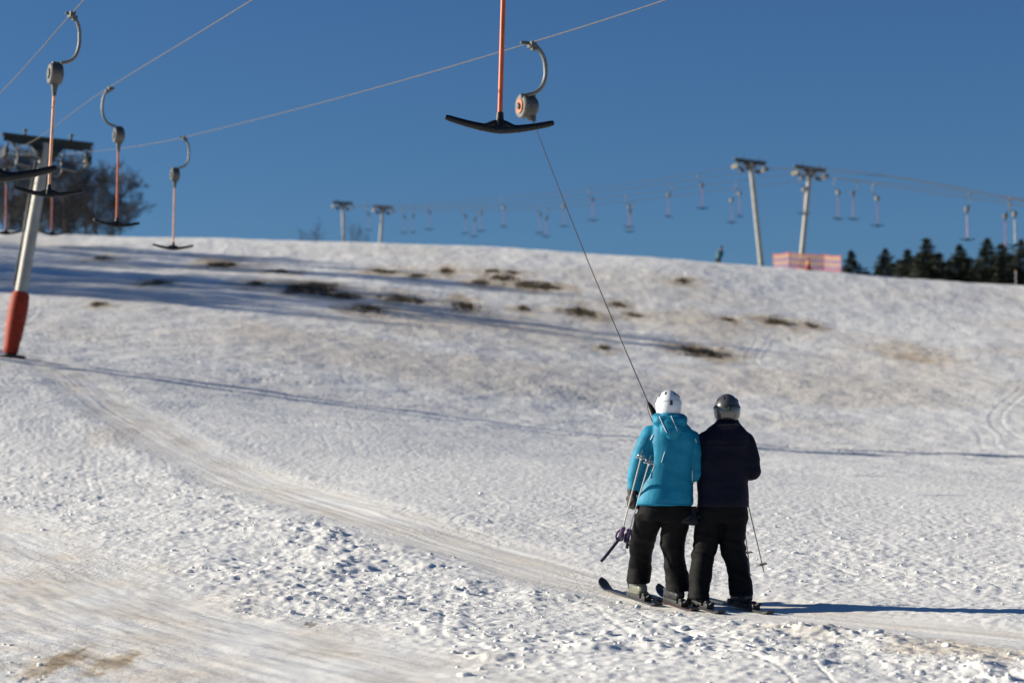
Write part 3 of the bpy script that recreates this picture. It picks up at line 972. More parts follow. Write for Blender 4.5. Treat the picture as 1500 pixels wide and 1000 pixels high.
# ------------------------------------------------------------------ tow bars
def handle_mesh(w=.80):
    m = MB()
    pts = []; rad = []
    n = 26
    for i in range(n + 1):
        s = -1 + 2 * i / n
        a = abs(s)
        z = .030 + .070 * a ** 1.6
        r = .036 - .012 * a
        if a > .97: r = .020
        pts.append((s * w / 2, 0, z)); rad.append((r * .9, r * .9))
    m.tube(pts, rad, 12, side=(0, 1, 0))
    m.tube([(0, 0, .02), (0, 0, .06), (0, 0, .085), (0, 0, .11), (0, 0, .155)], [.05, .046, .036, .029, .026], 14)
    m.tube([(-.15, 0, .036), (-.09, 0, .046), (-.045, 0, .066), (0, 0, .085), (.045, 0, .066), (.09, 0, .046), (.15, 0, .036)], [.024, .030, .030, .026, .030, .030, .024], 10, side=(0, 1, 0))
    return m

def hook_points(sg):
    pr = [(.0, .0), (.035, -.03), (.075, -.10), (.10, -.20), (.105, -.32), (.085, -.44), (.03, -.535), (-.04, -.575), (-.11, -.595)]
    # smooth
    xs = np.array([p[0] for p in pr]); zs = np.array([p[1] for p in pr]); s = np.arange(len(pr))
    q = np.linspace(0, len(pr) - 1, 25)
    return [(sg * a, 0, b) for a, b in zip(pchip(s, xs, q), pchip(s, zs, q))]

_bar_cache = {}
def bar_proto(sg, pole):
    """meshes of one tow bar: grip at the origin, handle 2.1 m below; sg = side the arm bulges to"""
    key = (sg, pole)
    if key in _bar_cache: return _bar_cache[key]
    parts = {}
    g = MB(); g.bevbox((-.01 * sg, 0, .005), (.07, .16, .07), .012); g.bevbox((.03 * sg, 0, -.03), (.06, .07, .06), .01)
    g.tube([(-.085 * sg, -.0, .02), (.0, 0, .02)], .018, 8)
    parts['grip_clamp'] = (g.mesh('grip_clamp'), M['steel_dark'])
    a = MB(); a.tube(hook_points(sg), .022, 10)
    parts['hanger_arm'] = (a.mesh('hanger_arm', True, 60), M['steel'])
    cx = -.17 * sg
    r = MB()
    r.tube([(cx - .075, 0, -.735), (cx - .06, 0, -.735), (cx + .06, 0, -.735), (cx + .075, 0, -.735)], [.115, .128, .128, .115], 26)
    r.bevbox((cx, 0, -.625), (.10, .10, .07), .012)
    parts['reel_housing'] = (r.mesh('reel_housing', True, 35), M['alu'])
    h = MB(); h.tube([(cx - .092, 0, -.735), (cx - .078, 0, -.735), (cx - .077, 0, -.735), (cx + .077, 0, -.735), (cx + .078, 0, -.735), (cx + .092, 0, -.735)], [.058, .062, .03, .03, .062, .058], 18)
    parts['hub'] = (h.mesh('hub'), M['steel_dark'])
    sp = MB(); sp.tube([(cx, 0, -.85), (cx, 0, -.90), (cx, 0, -.95), (cx, 0, -1.0)], [.05, .04, .03, .026], 12)
    parts['spout'] = (sp.mesh('spout'), M['steel_dark'])
    pl = MB(); pl.tube([(cx, 0, -.99), (cx, 0, -2.1)], .0185, 12)
    parts['pole'] = (pl.mesh('pole', True, 60), M[pole])
    parts['handle'] = (handle_mesh().mesh('handle', True, 60), M['black_plastic'])
    for me, m in parts.values(): me.materials.append(m)
    _bar_cache[key] = parts
    return parts

def tow_bar(grip, sg, pole, label, group, yaw=0.0, tilt=0.0, hyaw=0.0):
    parts = bar_proto(sg, pole)
    t = thing('tow_bar', label, 'tow bar', grip, group, math.atan2(PERP.y, PERP.x) + yaw)
    t.rotation_euler[1] = tilt
    obs = {}
    for nm, (me, m) in parts.items():
        o = bpy.data.objects.new(nm, me); C.objects.link(o)
        o.parent = obs['reel_housing'] if nm in ('hub',) else t
        if nm == 'handle':
            o.location = (-.17 * sg, 0, -2.23); o.rotation_euler = (0, 0, hyaw)
        obs[nm] = o
    return t

NEARG = 'tow bars hanging over the piste'
tow_bar(GR['BO'], 1, 'orange_pole', 'bright orange tow bar with black handle hanging beside the reel in use', NEARG, -R(19), R(1.6), R(10))
tow_bar(GR['A1'], 1, 'pale_pole', 'tow bar with faded pale pole hanging in front of the orange footed mast', NEARG, R(5), R(2.5), R(-20))
tow_bar(GR['B2'], -1, 'orange_pole', 'tow bar with orange pole hanging in front of the bare wood', NEARG, 0, R(.8), R(15))
tow_bar(GR['C3'], 1, 'pale_pole', 'tow bar whose black handle hangs just below the snowy ridge', NEARG, 0, R(1), R(-12))
tow_bar(GR['DN'], 1, 'orange_pole', 'tow bar whose upturned black handle overlaps the mast below its crossbar', NEARG, -R(19), 0, R(12))
def on_cable_near(p, y0):
    return Vector((p.x - .356 * (y0 - p.y), y0, p.z + .12 * (y0 - p.y)))
gl = beyond(wl, 64.0, .12) - Vector((0, 0, .03)); gr_ = beyond(wr, 66.5, .12) - Vector((0, 0, .03))
tow_bar(P(20, 212, 59.5), 1, 'pink_pole', 'tow bar with red pole hanging beneath the crossbar in front of the wood', NEARG, 0, 0, 0)
tow_bar(gr_, 1, 'pink_pole', 'tow bar with faint red pole hanging behind the orange footed mast', NEARG, 0, 0, R(20))
cable_fix = None

# far tow bars: photograph pixel of the grip and the cable each one hangs from
def depth_on(px, a, b):
    (pa, da), (pb, db) = a, b
    t = (px - pa) / (pb - pa)
    return 1.0 / ((1 / da) * (1 - t) + (1 / db) * t)
FARC = {
    'L1': ((1081, 145.0), (491, 230.0), -1, [(1024, 254), (864, 277), (735, 290), (626, 298), (537, 302)], (1081, 244), (491, 302)),
    'L2': ((1121, 145.6), (516, 230.6), 1, [(983, 269), (828, 288), (707, 299), (607, 304)], (1121, 249), (516, 303)),
    'R1': ((1166, 144.0), (549, 229.0), -1, [(1174, 259.5), (1080, 266), (918, 287), (788, 300), (679, 304), (590, 306)], (1166, 255), (549, 308)),
    'R2': ((1209, 144.6), (574, 229.6), 1, [(1074, 277), (926, 295), (803, 306), (698, 309)], (1209, 261), (574, 309))}
RIGHTC = {
    'L1': ((1081, 145.0), (1500, 112.0), [(1224, 262, -1, 'pink_pole'), (1280, 270, -1, 'pink_pole')], (1640, 322)),
    'R2': ((1209, 144.6), (1500, 106.0), [(1253, 265, 1, 'pink_pole'), (1420, 284, 1, 'pale_pole'), (1477, 293, 1, 'pink_pole')], (1640, 316)),
    'R1': ((1166, 144.0), (1500, 109.0), [(1481, 290, -1, 'yellow_pole')], (1640, 314)),
    'L2': ((1121, 145.6), (1500, 110.0), [], (1640, 318))}
FG = 'small tow bars above the ridge'
rr = random.Random(4)
for nm, (na, fa, sg, lst, nw, fw) in FARC.items():
    pts = [P(*nw, na[1]), P(*fw, fa[1])]
    for px, py in lst:
        d = depth_on(px, na, fa)
        gp = P(px, py, d)
        if px < nw[0] - 8: pts.append(gp + Vector((0, 0, .03)))
        else: gp = P(px, py, d)
        tow_bar(gp, sg, 'pink_pole', 'small tow bar above the ridge between the mast pairs, arm bowed %s spruces' % ('towards' if sg > 0 else 'away from'), FG, rr.uniform(-.2, .2), rr.uniform(-.03, .03), rr.uniform(-.5, .5))
    ra, rb, rl, endp = RIGHTC[nm]
    for px, py, sg2, pm in rl:
        d = depth_on(px, ra, rb)
        gp = P(px, py, d)
        pts.append(gp + Vector((0, 0, .03)))
        lab = {'yellow_pole': 'tow bar with pale yellow pole hanging above the row of spruces',
               'pale_pole': 'tow bar with faded pale pole hanging alone above the row of spruces'}.get(pm, 'tow bar with thin red pole hanging from the cable downhill of the fenced mast')
        tow_bar(gp, sg2, pm, lab, 'tow bars downhill of the ridge masts', rr.uniform(-.15, .15), rr.uniform(-.03, .03), rr.uniform(-.3, .3))
    pts.append(P(*endp, 95.0))
    if not rl: pts.append(P(1500, 293.5, rb[1]))
    lbl = {'L1': 'thin far haul cable on the outer wheels of the mast apart from the fence', 'L2': 'thin far haul cable on the inner wheels of the mast apart from the fence',
           'R1': 'thin far haul cable on the inner wheels of the fenced mast', 'R2': 'thin far haul cable on the outer wheels of the fenced mast'}[nm]
    cable(lbl, pts, .016, 'haul cables over the ridge', 'far_rope')

# ------------------------------------------------------------------ striped fence, cone, marker on the ridge
def net_material(name, col):
    m = mat(name, col, .7, 0, .15, 3)
    nt = m.node_tree
    b = nt.nodes['Principled BSDF']
    b.inputs['Alpha'].default_value = .66        # open-weave netting
    return m
BAND = [net_material('net_red', (.46, .07, .045)), net_material('net_cream', (.33, .20, .12)), net_material('net_violet', (.19, .11, .19))]
fpx = [(1133, 143.2), (1156, 140.2), (1208, 139.0), (1232, 137.0)]
fpt = []
for px, d in fpx:
    p = P(px, 390, d); fpt.append(Vector((p.x, p.y, hgt(p.x, p.y))))
fence = thing('safety_fence', 'red, cream and violet striped net fence round the mast on the ridge', 'fence', fpt[0])
for p in fpt:
    q = p - fpt[0]
    m = MB(); m.tube([q + Vector((0, 0, -.3)), q + Vector((0, 0, 1.02))], .028, 8)
    m.build('post', BAND[0] if False else M['pink_pole'], fence)
fr = random.Random(2)
bands = [(.05, .10, 0), (.11, .32, 2), (.33, .50, 1), (.51, .69, 2), (.70, .90, 1), (.91, .97, 0)]
for i in range(3):
    a = fpt[i] - fpt[0]; b = fpt[i + 1] - fpt[0]
    nrm = (b - a).cross(UP).normalized() * .006
    for z0, z1, k in bands:
        m = MB(); vs = []
        n = 8
        for j in range(n + 1):
            f = j / n
            c = a.lerp(b, f)
            sag = -.05 * math.sin(math.pi * f) * z1
            bow = nrm * (8 * math.sin(math.pi * f) * fr.uniform(.6, 1))
            for sgn in (-1, 1):
                vs += [c + UP * (z0 + sag) + nrm * sgn + bow, c + UP * (z1 + sag) + nrm * sgn + bow]
        fs = []
        for j in range(n):
            o = j * 4
            fs += [(o, o + 4, o + 5, o + 1), (o + 2, o + 3, o + 7, o + 6), (o + 1, o + 5, o + 7, o + 3), (o, o + 2, o + 6, o + 4)]
        fs += [(0, 1, 3, 2), (n * 4, n * 4 + 2, n * 4 + 3, n * 4 + 1)]
        m.add(vs, fs)
        m.build('net_band', BAND[k], fence)

cp_ = P(1184, 391, 136.5); cz = hgt(cp_.x, cp_.y)
cone = thing('traffic_cone', 'orange cone with a pale band standing in front of the striped fence', 'cone', (cp_.x, cp_.y, cz))
m = MB(); m.tube([(0, 0, .03), (0, 0, .30), (0, 0, .72), (0, 0, .76)], [.17, .11, .035, .02], 16); m.build('cone_body', M['orange_pad'], cone)
m = MB(); m.tube([(0, 0, .36), (0, 0, .52)], [.105, .078], 16); m.build('reflective_band', mat('amber_band', (.75, .35, .05), .5), cone)
m = MB(); m.bevbox((0, 0, .015), (.42, .42, .05), .01); m.build('foot_plate', M['orange_pad'], cone)

mk = on_ground(1488, 420, 135)
post = thing('marker_post', 'thin white piste marker post in front of the spruces', 'post', mk)
m = MB(); m.tube([(0, 0, -.2), (0, 0, 1.0)], .014, 8); m.build('rod', mat('white_marker', (.75, .75, .75), .5), post)
m = MB(); m.ball((0, 0, 1.02), .035, None, 8, 6); m.build('cap', mat('marker_cap', (.7, .2, .1), .5), post)

# ------------------------------------------------------------------ the two skiers
M['teal'] = mat('teal_shell_fabric', (0.0015, 0.195, 0.330), .6, 0, .12, 7, .25, 90, spec=.3)
M['navy'] = mat('navy_shell_fabric', (0.0042, 0.0044, 0.0150), .7, 0, .2, 7, .25, 90, spec=.18)
M['black_fabric'] = mat('black_ski_trouser_fabric', (0.0040, 0.0040, 0.0048), .75, 0, .25, 6, .3, 90, spec=.15)
M['piping'] = mat('pale_reflective_piping', (.62, .68, .70), .5, 0, .1, 20)
M['glove'] = mat('black_glove_leather', (.014, .014, .015), .5, 0, .3, 20, .3, 60)
M['skin'] = mat('skin', (.55, .33, .24), .55, 0, .1, 10)
M['white_shell'] = mat('white_helmet_shell', (.72, .75, .76), .28, 0, .08, 9, coat=.4)
M['silver_shell'] = mat('silver_helmet_shell', (.125, .122, .118), .28, .55, .15, 9, coat=.4)
M['dark_trim'] = mat('dark_trim', (.02, .02, .022), .55, 0, .2, 12)
M['boot_grey'] = mat('grey_green_boot_shell', (.17, .175, .14), .4, 0, .2, 12, .1, 40)
M['boot_dark'] = mat('dark_boot_shell', (.035, .036, .04), .38, 0, .2, 12, .1, 40)
M['buckle'] = mat('metal_buckle', (.55, .55, .55), .35, .8, .1, 20)
M['ski_black'] = mat('black_ski_top', (.02, .02, .022), .35, 0, .3, 6)
M['ski_red'] = mat('dark_red_ski_top', (.035, .016, .016), .35, 0, .3, 6)
M['ski_base'] = mat('ski_base', (.03, .03, .03), .4)
M['pole_white'] = mat('white_pole_shaft', (.52, .50, .45), .4, .1, .1, 20)
M['pole_grey'] = mat('grey_pole_shaft', (.20, .20, .20), .4, .5, .15, 20)
M['purple_grip'] = mat('purple_pole_grip', (.075, .03, .13), .5, 0, .25, 20)
M['strap_purple'] = mat('dark_strap', (.02, .012, .04), .7, 0, .2, 20)

SD = 19.75                               # depth of the skiers
def S(px, py, dd=0.0):
    return P(px, py, SD + dd)
PM = SD / FPX                           # metres per photograph pixel there

def fold(me, amp, scale, seed, zones=()):
    """cloth folds: push the skin along its normals; zones = (z centre, half height, extra amplitude)"""
    n = len(me.vertices)
    co = np.empty(n * 3); me.vertices.foreach_get('co', co); co = co.reshape(-1, 3)
    no = np.empty(n * 3); me.vertices.foreach_get('normal', no); no = no.reshape(-1, 3)
    x, y, z = co.T
    a = perlin((x + .6 * y) * scale, z * scale * .75 + 3.1 * y, seed) + .5 * perlin((x - .5 * y) * scale * 2.1, z * scale * 1.9 + y * 2, seed + 5)
    rg = 1 - 2.2 * np.abs(perlin((x + .8 * y) * scale * .55 + 1.5 * z, z * scale * 1.5, seed + 9))
    amt = amp * (a + .5 * rg)
    for zc, hh, ex in zones:
        wz = np.exp(-((z - zc) / hh) ** 2)
        amt = amt + ex * wz * perlin((x + y) * scale * .35, z * scale * 2.6 + x * 6, seed + 13)
    co = co + no * amt[:, None]
    me.vertices.foreach_set('co', co.ravel()); me.update()

def hand_mesh(wrist, direction, palm_n, side, curl=1.0, k=1.0, voxel=.0065):
    """gloved hand: palm, four fingers of different length with two bends, and a thumb from the side of the palm"""
    d = Vector(direction).normalized()
    n = Vector(palm_n); n = (n - d * n.dot(d)).normalized()       # the palm faces n
    s = d.cross(n) * side                                          # towards the thumb
    w = Vector(wrist)
    m = MB()
    m.tube([w - d * .05 * k, w + d * .005, w + d * .05 * k, w + d * .095 * k], [(.037 * k, .030 * k), (.036 * k, .026 * k), (.046 * k, .021 * k), (.043 * k, .017 * k)], 14, side=s)
    for i, (off, L) in enumerate(((.032, .078), (.011, .088), (-.011, .082), (-.031, .064))):
        p = w + d * (.088 * k) + s * (off * k)
        ang = 0.0; pts = [p - d * .02 * k, p]; q = p.copy()
        for j, f in enumerate((.42, .33, .25)):
            ang += curl * (0.75 if j == 0 else 0.95)
            dv = d * math.cos(ang) + n * math.sin(ang)
            q = q + dv * (L * f * k)
            pts.append(q.copy())
        m.tube(pts, [.012 * k, .0125 * k, .0118 * k, .011 * k, .0085 * k], 9, side=s)
    b = w + d * (.028 * k) + s * (.034 * k)
    t1_ = b + (s * .8 + d * .6 + n * .35).normalized() * (.034 * k)
    t2_ = t1_ + (d * .7 + n * .8 * curl + s * .1).normalized() * (.030 * k)
    t3_ = t2_ + (d * .3 + n * .8 * curl - s * .35).normalized() * (.024 * k)
    m.tube([b - s * .012, b, t1_, t2_, t3_], [.014 * k, .0165 * k, .0145 * k, .013 * k, .009 * k], 9)
    return remeshed(m, voxel, 2, .5)

def rows_from(lst, origin):
    out = []
    for px, py, hw, hd, dd in lst:
        out.append((S(px, py, dd) - origin, hw * PM, hd))
    return out

def helmet(parent, c, r, shell, yaw, prefix, tilt=0.0):
    """shell with ear covers, vents, goggle strap; c centre, r half width, local -Y of the wearer is the back"""
    Rm = Matrix.Rotation(yaw, 3, 'Z') @ Matrix.Rotation(tilt, 3, 'X')
    def pt(th, az, k=1.0):
        return c + Rm @ Vector((r * k * math.sin(th) * math.sin(az), r * 1.17 * k * math.sin(th) * math.cos(az), r * 1.24 * k * math.cos(th)))
    def thmax(az):                       # az 0 = front
        a = abs((az + math.pi) % (2 * math.pi) - math.pi)
        fr = math.exp(-(a / .85) ** 4)
        side = math.exp(-((a - 1.75) / .75) ** 2)
        return R(124) - R(44) * fr + R(14) * side
    m = MB(); n = 40; rows = 18
    vs = []; fs = []
    for layer, k in ((0, 1.0), (1, .90)):
        for i in range(rows + 1):
            for j in range(n):
                az = 2 * math.pi * j / n
                th = max(.001, thmax(az) * i / rows)
                bulge = 1.0 + (.012 * math.cos(3 * th) if layer == 0 else 0)
                if layer == 0 and i == rows: bulge *= .985
                vs.append(pt(th, az, k * bulge))
    N = (rows + 1) * n
    for layer in (0, 1):
        for i in range(rows):
            for j in range(n):
                a = layer * N + i * n + j; b = layer * N + i * n + (j + 1) % n
                fs.append((a, b, b + n, a + n))
    for j in range(n):
        a = rows * n + j; b = rows * n + (j + 1) % n
        fs.append((a, b, N + b, N + a))
    m.add(vs, fs)
    h = m.build('helmet', shell, parent, True, 50)
    # moulded ridge lines and vents at the back and the sides
    for th, az in ((R(44), math.pi - .62), (R(40), math.pi + .55), (R(50), math.pi - 1.25), (R(50), math.pi + 1.25)):
        p = pt(th, az, 1.0); tv = (pt(th + .14, az) - pt(th - .14, az)).normalized()
        nv = (p - c).normalized()
        xv = tv.cross(nv).normalized()
        v = MB(); v.ball(p, (.006, .020, .004), basis(xv, tv, nv), 10, 6)
        v.build('vent', M['dark_trim'], h)
    g = MB(); pts = []
    for j in range(33):
        az = math.pi + (j / 32 - .5) * 2 * R(150)
        pts.append(pt(R(80) + R(7) * math.cos(az), az, 1.025))
    g.tube(pts, [(.0035, .0125)] * 33, 8, side=(0, 0, 1))
    # flat strap: section stands up along the helmet
    vs2 = []; fs2 = []
    g = MB()
    for j, p in enumerate(pts):
        az = math.pi + (j / 32 - .5) * 2 * R(150)
        for dth in (-.05, .05):
            for k in (1.006, 1.030):
                vs2.append(pt(R(80) + R(7) * math.cos(az) + dth, az, k))
    for j in range(32):
        o = j * 4
        fs2 += [(o, o + 4, o + 6, o + 2), (o + 1, o + 3, o + 7, o + 5), (o, o + 1, o + 5, o + 4), (o + 2, o + 6, o + 7, o + 3)]
    fs2 += [(0, 2, 3, 1), (128, 129, 131, 130)]
    g.add(vs2, fs2)
    return h, g, pt

def head_mesh(m, c, yaw):
    Rm = Matrix.Rotation(yaw, 3, 'Z')
    q = lambda x, y, z: c + Rm @ Vector((x, y, z))
    m.ball(q(0, 0, .01), (.072, .088, .10), Rm, 18, 12)
    m.ball(q(0, .03, -.07), (.052, .056, .055), Rm, 14, 9)
    m.tube([q(0, .082, .0), q(0, .104, -.03), q(0, .09, -.036)], [.010, .015, .012], 8)       # nose
    for s in (-1, 1):
        m.ball(q(.033 * s, .070, .008), (.016, .014, .011), Rm, 8, 6)      # brow and lid
        m.ball(q(.074 * s, -.005, -.015), (.010, .020, .030), Rm, 8, 6)    # ear
    m.ball(q(0, .082, -.066), (.024, .010, .010), Rm, 10, 6)               # lips
    m.tube([q(0, -.02, -.06), q(0, -.03, -.20)], [.052, .060], 14)

def boot(parent, sole, F, shell, lean=.22, k=1.0):
    """ski boot standing on point sole, toe along F"""
    F = Vector(F).normalized(); Rr = F.cross(UP).normalized(); U = Rr.cross(F)
    B = basis(Rr, F, U)
    q = lambda x, y, z: sole + B @ Vector((x * k, y * k, z * k))
    m = MB()
    st = [(-.155, .038, .030, .05), (-.13, .046, .062, .075), (-.05, .050, .085, .09), (.03, .052, .075, .08), (.10, .052, .052, .058), (.15, .045, .040, .045), (.172, .030, .028, .035)]
    m.tube([q(0, a, zc) for a, w, hh, zc in st], [(w * k, hh * k) for a, w, hh, zc in st], 16, side=Rr)
    m.tube([q(0, -.055, .06), q(0, -.045, .16), q(0, -.02, .25), q(0, .0, .32)], [(.058 * k, .078 * k), (.057 * k, .075 * k), (.060 * k, .077 * k), (.063 * k, .080 * k)], 18, side=Rr)
    me = remeshed(m, .009, 3, .5)
    s = link_mesh('ski_boot', me, shell, parent)
    so = MB(); so.bevbox(q(0, 0, .012), (.075 * k, .315 * k, .024), .006, B); so.build('sole', M['dark_trim'], s)
    for (y, z, w) in ((.085, .100, .10), (.035, .140, .108), (-.005, .215, .125), (.012, .275, .13)):
        bk = MB()
        bk.tube([q(-w * .54, y - .03, z - .035), q(-w * .42, y + .03, z - .002), q(0, y + .068, z + .018), q(w * .42, y + .03, z - .002), q(w * .54, y - .03, z - .035)], [(.0045, .012)] * 5, 6, side=U)
        bk.build('buckle', M['buckle'], s)
    sp = MB(); sp.bevbox(q(0, -.118, .16), (.035 * k, .014 * k, .09 * k), .005, B); sp.build('spine', M['dark_trim'], s)
    cf = MB(); cf.tube([q(0, -.002, .312), q(0, .006, .345)], [(.060 * k, .076 * k), (.058 * k, .073 * k)], 18, side=Rr); cf.build('cuff_liner', M['dark_trim'], s)
    return s

def ski(label, sole, F, top_mat, front=1.02, back=.50, slope_z=0.0, roll=0.0):
    F = Vector(F).normalized(); Rr = F.cross(UP).normalized(); U = Rr.cross(F)
    B = basis(Rr, F, U)
    t = thing('ski', label, 'ski', sole, 'skis of the two skiers')
    q = lambda x, y, z: B @ Vector((x, y, z))
    n = 44
    vs = []; fs = []
    for i in range(n + 1):
        y = -back + (front + back) * i / n
        f = (y + back) / (front + back)
        w = .037 + .016 * abs((f - .42) / .58) ** 2 * (1 if f > .42 else .7)
        tipd = front - y
        if tipd < .10: w *= math.sqrt(max(0.02, 1 - ((.10 - tipd) / .101) ** 2))
        if f < .03: w *= .8
        zz = .0
        if tipd < .24: zz = .085 * ((.24 - tipd) / .24) ** 2
        if f < .06: zz += .02 * ((.06 - f) / .06) ** 2
        th = .016 if tipd > .3 else .010
        for (sx, sz) in ((-1, 0), (1, 0), (.92, th), (-.92, th)):
            vs.append(q(sx * w, y, zz + sz + .002))
    for i in range(n):
        o = i * 4
        for k in range(4):
            k2 = (k + 1) % 4
            fs.append((o + k, o + k2, o + 4 + k2, o + 4 + k))
    fs += [(0, 3, 2, 1), (n * 4, n * 4 + 1, n * 4 + 2, n * 4 + 3)]
    m = MB(); m.add(vs, fs); m.build('ski_body', top_mat, t, True, 30)
    for y, nm in ((.185, 'toe_binding'), (-.205, 'heel_binding')):
        b = MB(); b.bevbox(q(0, y, .038), (.07, .085, .045), .012, B); b.bevbox(q(0, y + (-.03 if y > 0 else .03), .062), (.05, .05, .03), .008, B)
        if y < 0: b.bevbox(q(0, y - .055, .055), (.035, .10, .014), .005, B @ Matrix.Rotation(-.35, 3, 'X'))
        b.build(nm, M['dark_trim'], t)
    pl = MB(); pl.bevbox(q(0, 0, .025), (.06, .46, .014), .004, B); pl.build('riser_plate', M['dark_trim'], t)
    return t

def ski_pole(label, a_tip, b_grip, shaft, grip, strap_pts, group, r=.0062):
    a = Vector(a_tip); b = Vector(b_grip)
    d = (b - a).normalized()
    t = thing('ski_pole', label, 'ski pole', a, group)
    L = (b - a).length
    m = MB(); m.tube([d * .05, d * L * .5, d * (L - .10)], [r * .8, r, r * 1.1], 10); m.build('shaft', shaft, t)
    m = MB(); m.tube([d * 0, d * .055], [.0025, .006], 8); m.build('tip', M['steel_dark'], t)
    side = d.cross(Vector((.3, 1, .2))).normalized(); s2 = d.cross(side)
    m = MB()
    c = d * .075
    m.tube([c - d * .006, c, c + d * .008], [.028, .030, .012], 12)
    for k in range(5):
        an = k * 2 * math.pi / 5
        m.tube([c, c + (side * math.cos(an) + s2 * math.sin(an)) * .043], [.009, .006], 6)
    m.build('basket', shaft, t)
    m = MB()
    g0 = L - .13
    m.tube([d * g0, d * (g0 + .015), d * (g0 + .05), d * (g0 + .09), d * (g0 + .12), d * L], [.016, .023, .018, .021, .026, .015], 12)
    m.build('grip', grip, t)
    if strap_pts:
        m = MB(); m.tube([p - a for p in strap_pts], [(.013, .005)] * len(strap_pts), 8)
        lp = [strap_pts[0] - a + (side * math.cos(k_ * .7) * .030 + s2 * math.sin(k_ * .7) * .012 + d * (math.sin(k_ * .7) * .045 - .02)) for k_ in range(10)]
        m.tube(lp, .008, 6)
        m.build('strap', M['strap_purple'], t)
    return t

def person_base(px, py):
    g = ground_hit(px, py, lambda x, y: snow(np.atleast_1d(x), np.atleast_1d(y))[0])
    return g

FS = Vector((-.27, .955, .058)).normalized()     # direction the skis point
footpix = {'Al': (935, 881), 'Ar': (989, 889), 'Bl': (1025, 892), 'Br': (1088, 893)}
FOOT = {k: person_base(*v) for k, v in footpix.items()}
for k in FOOT: FOOT[k] = FOOT[k] + Vector((0, 0, .012))
SOLE = {k: v + Vector((0, 0, .030)) for k, v in FOOT.items()}
def dd_of(p): return p.y / (math.cos(PITCH)) - SD     # close enough to depth

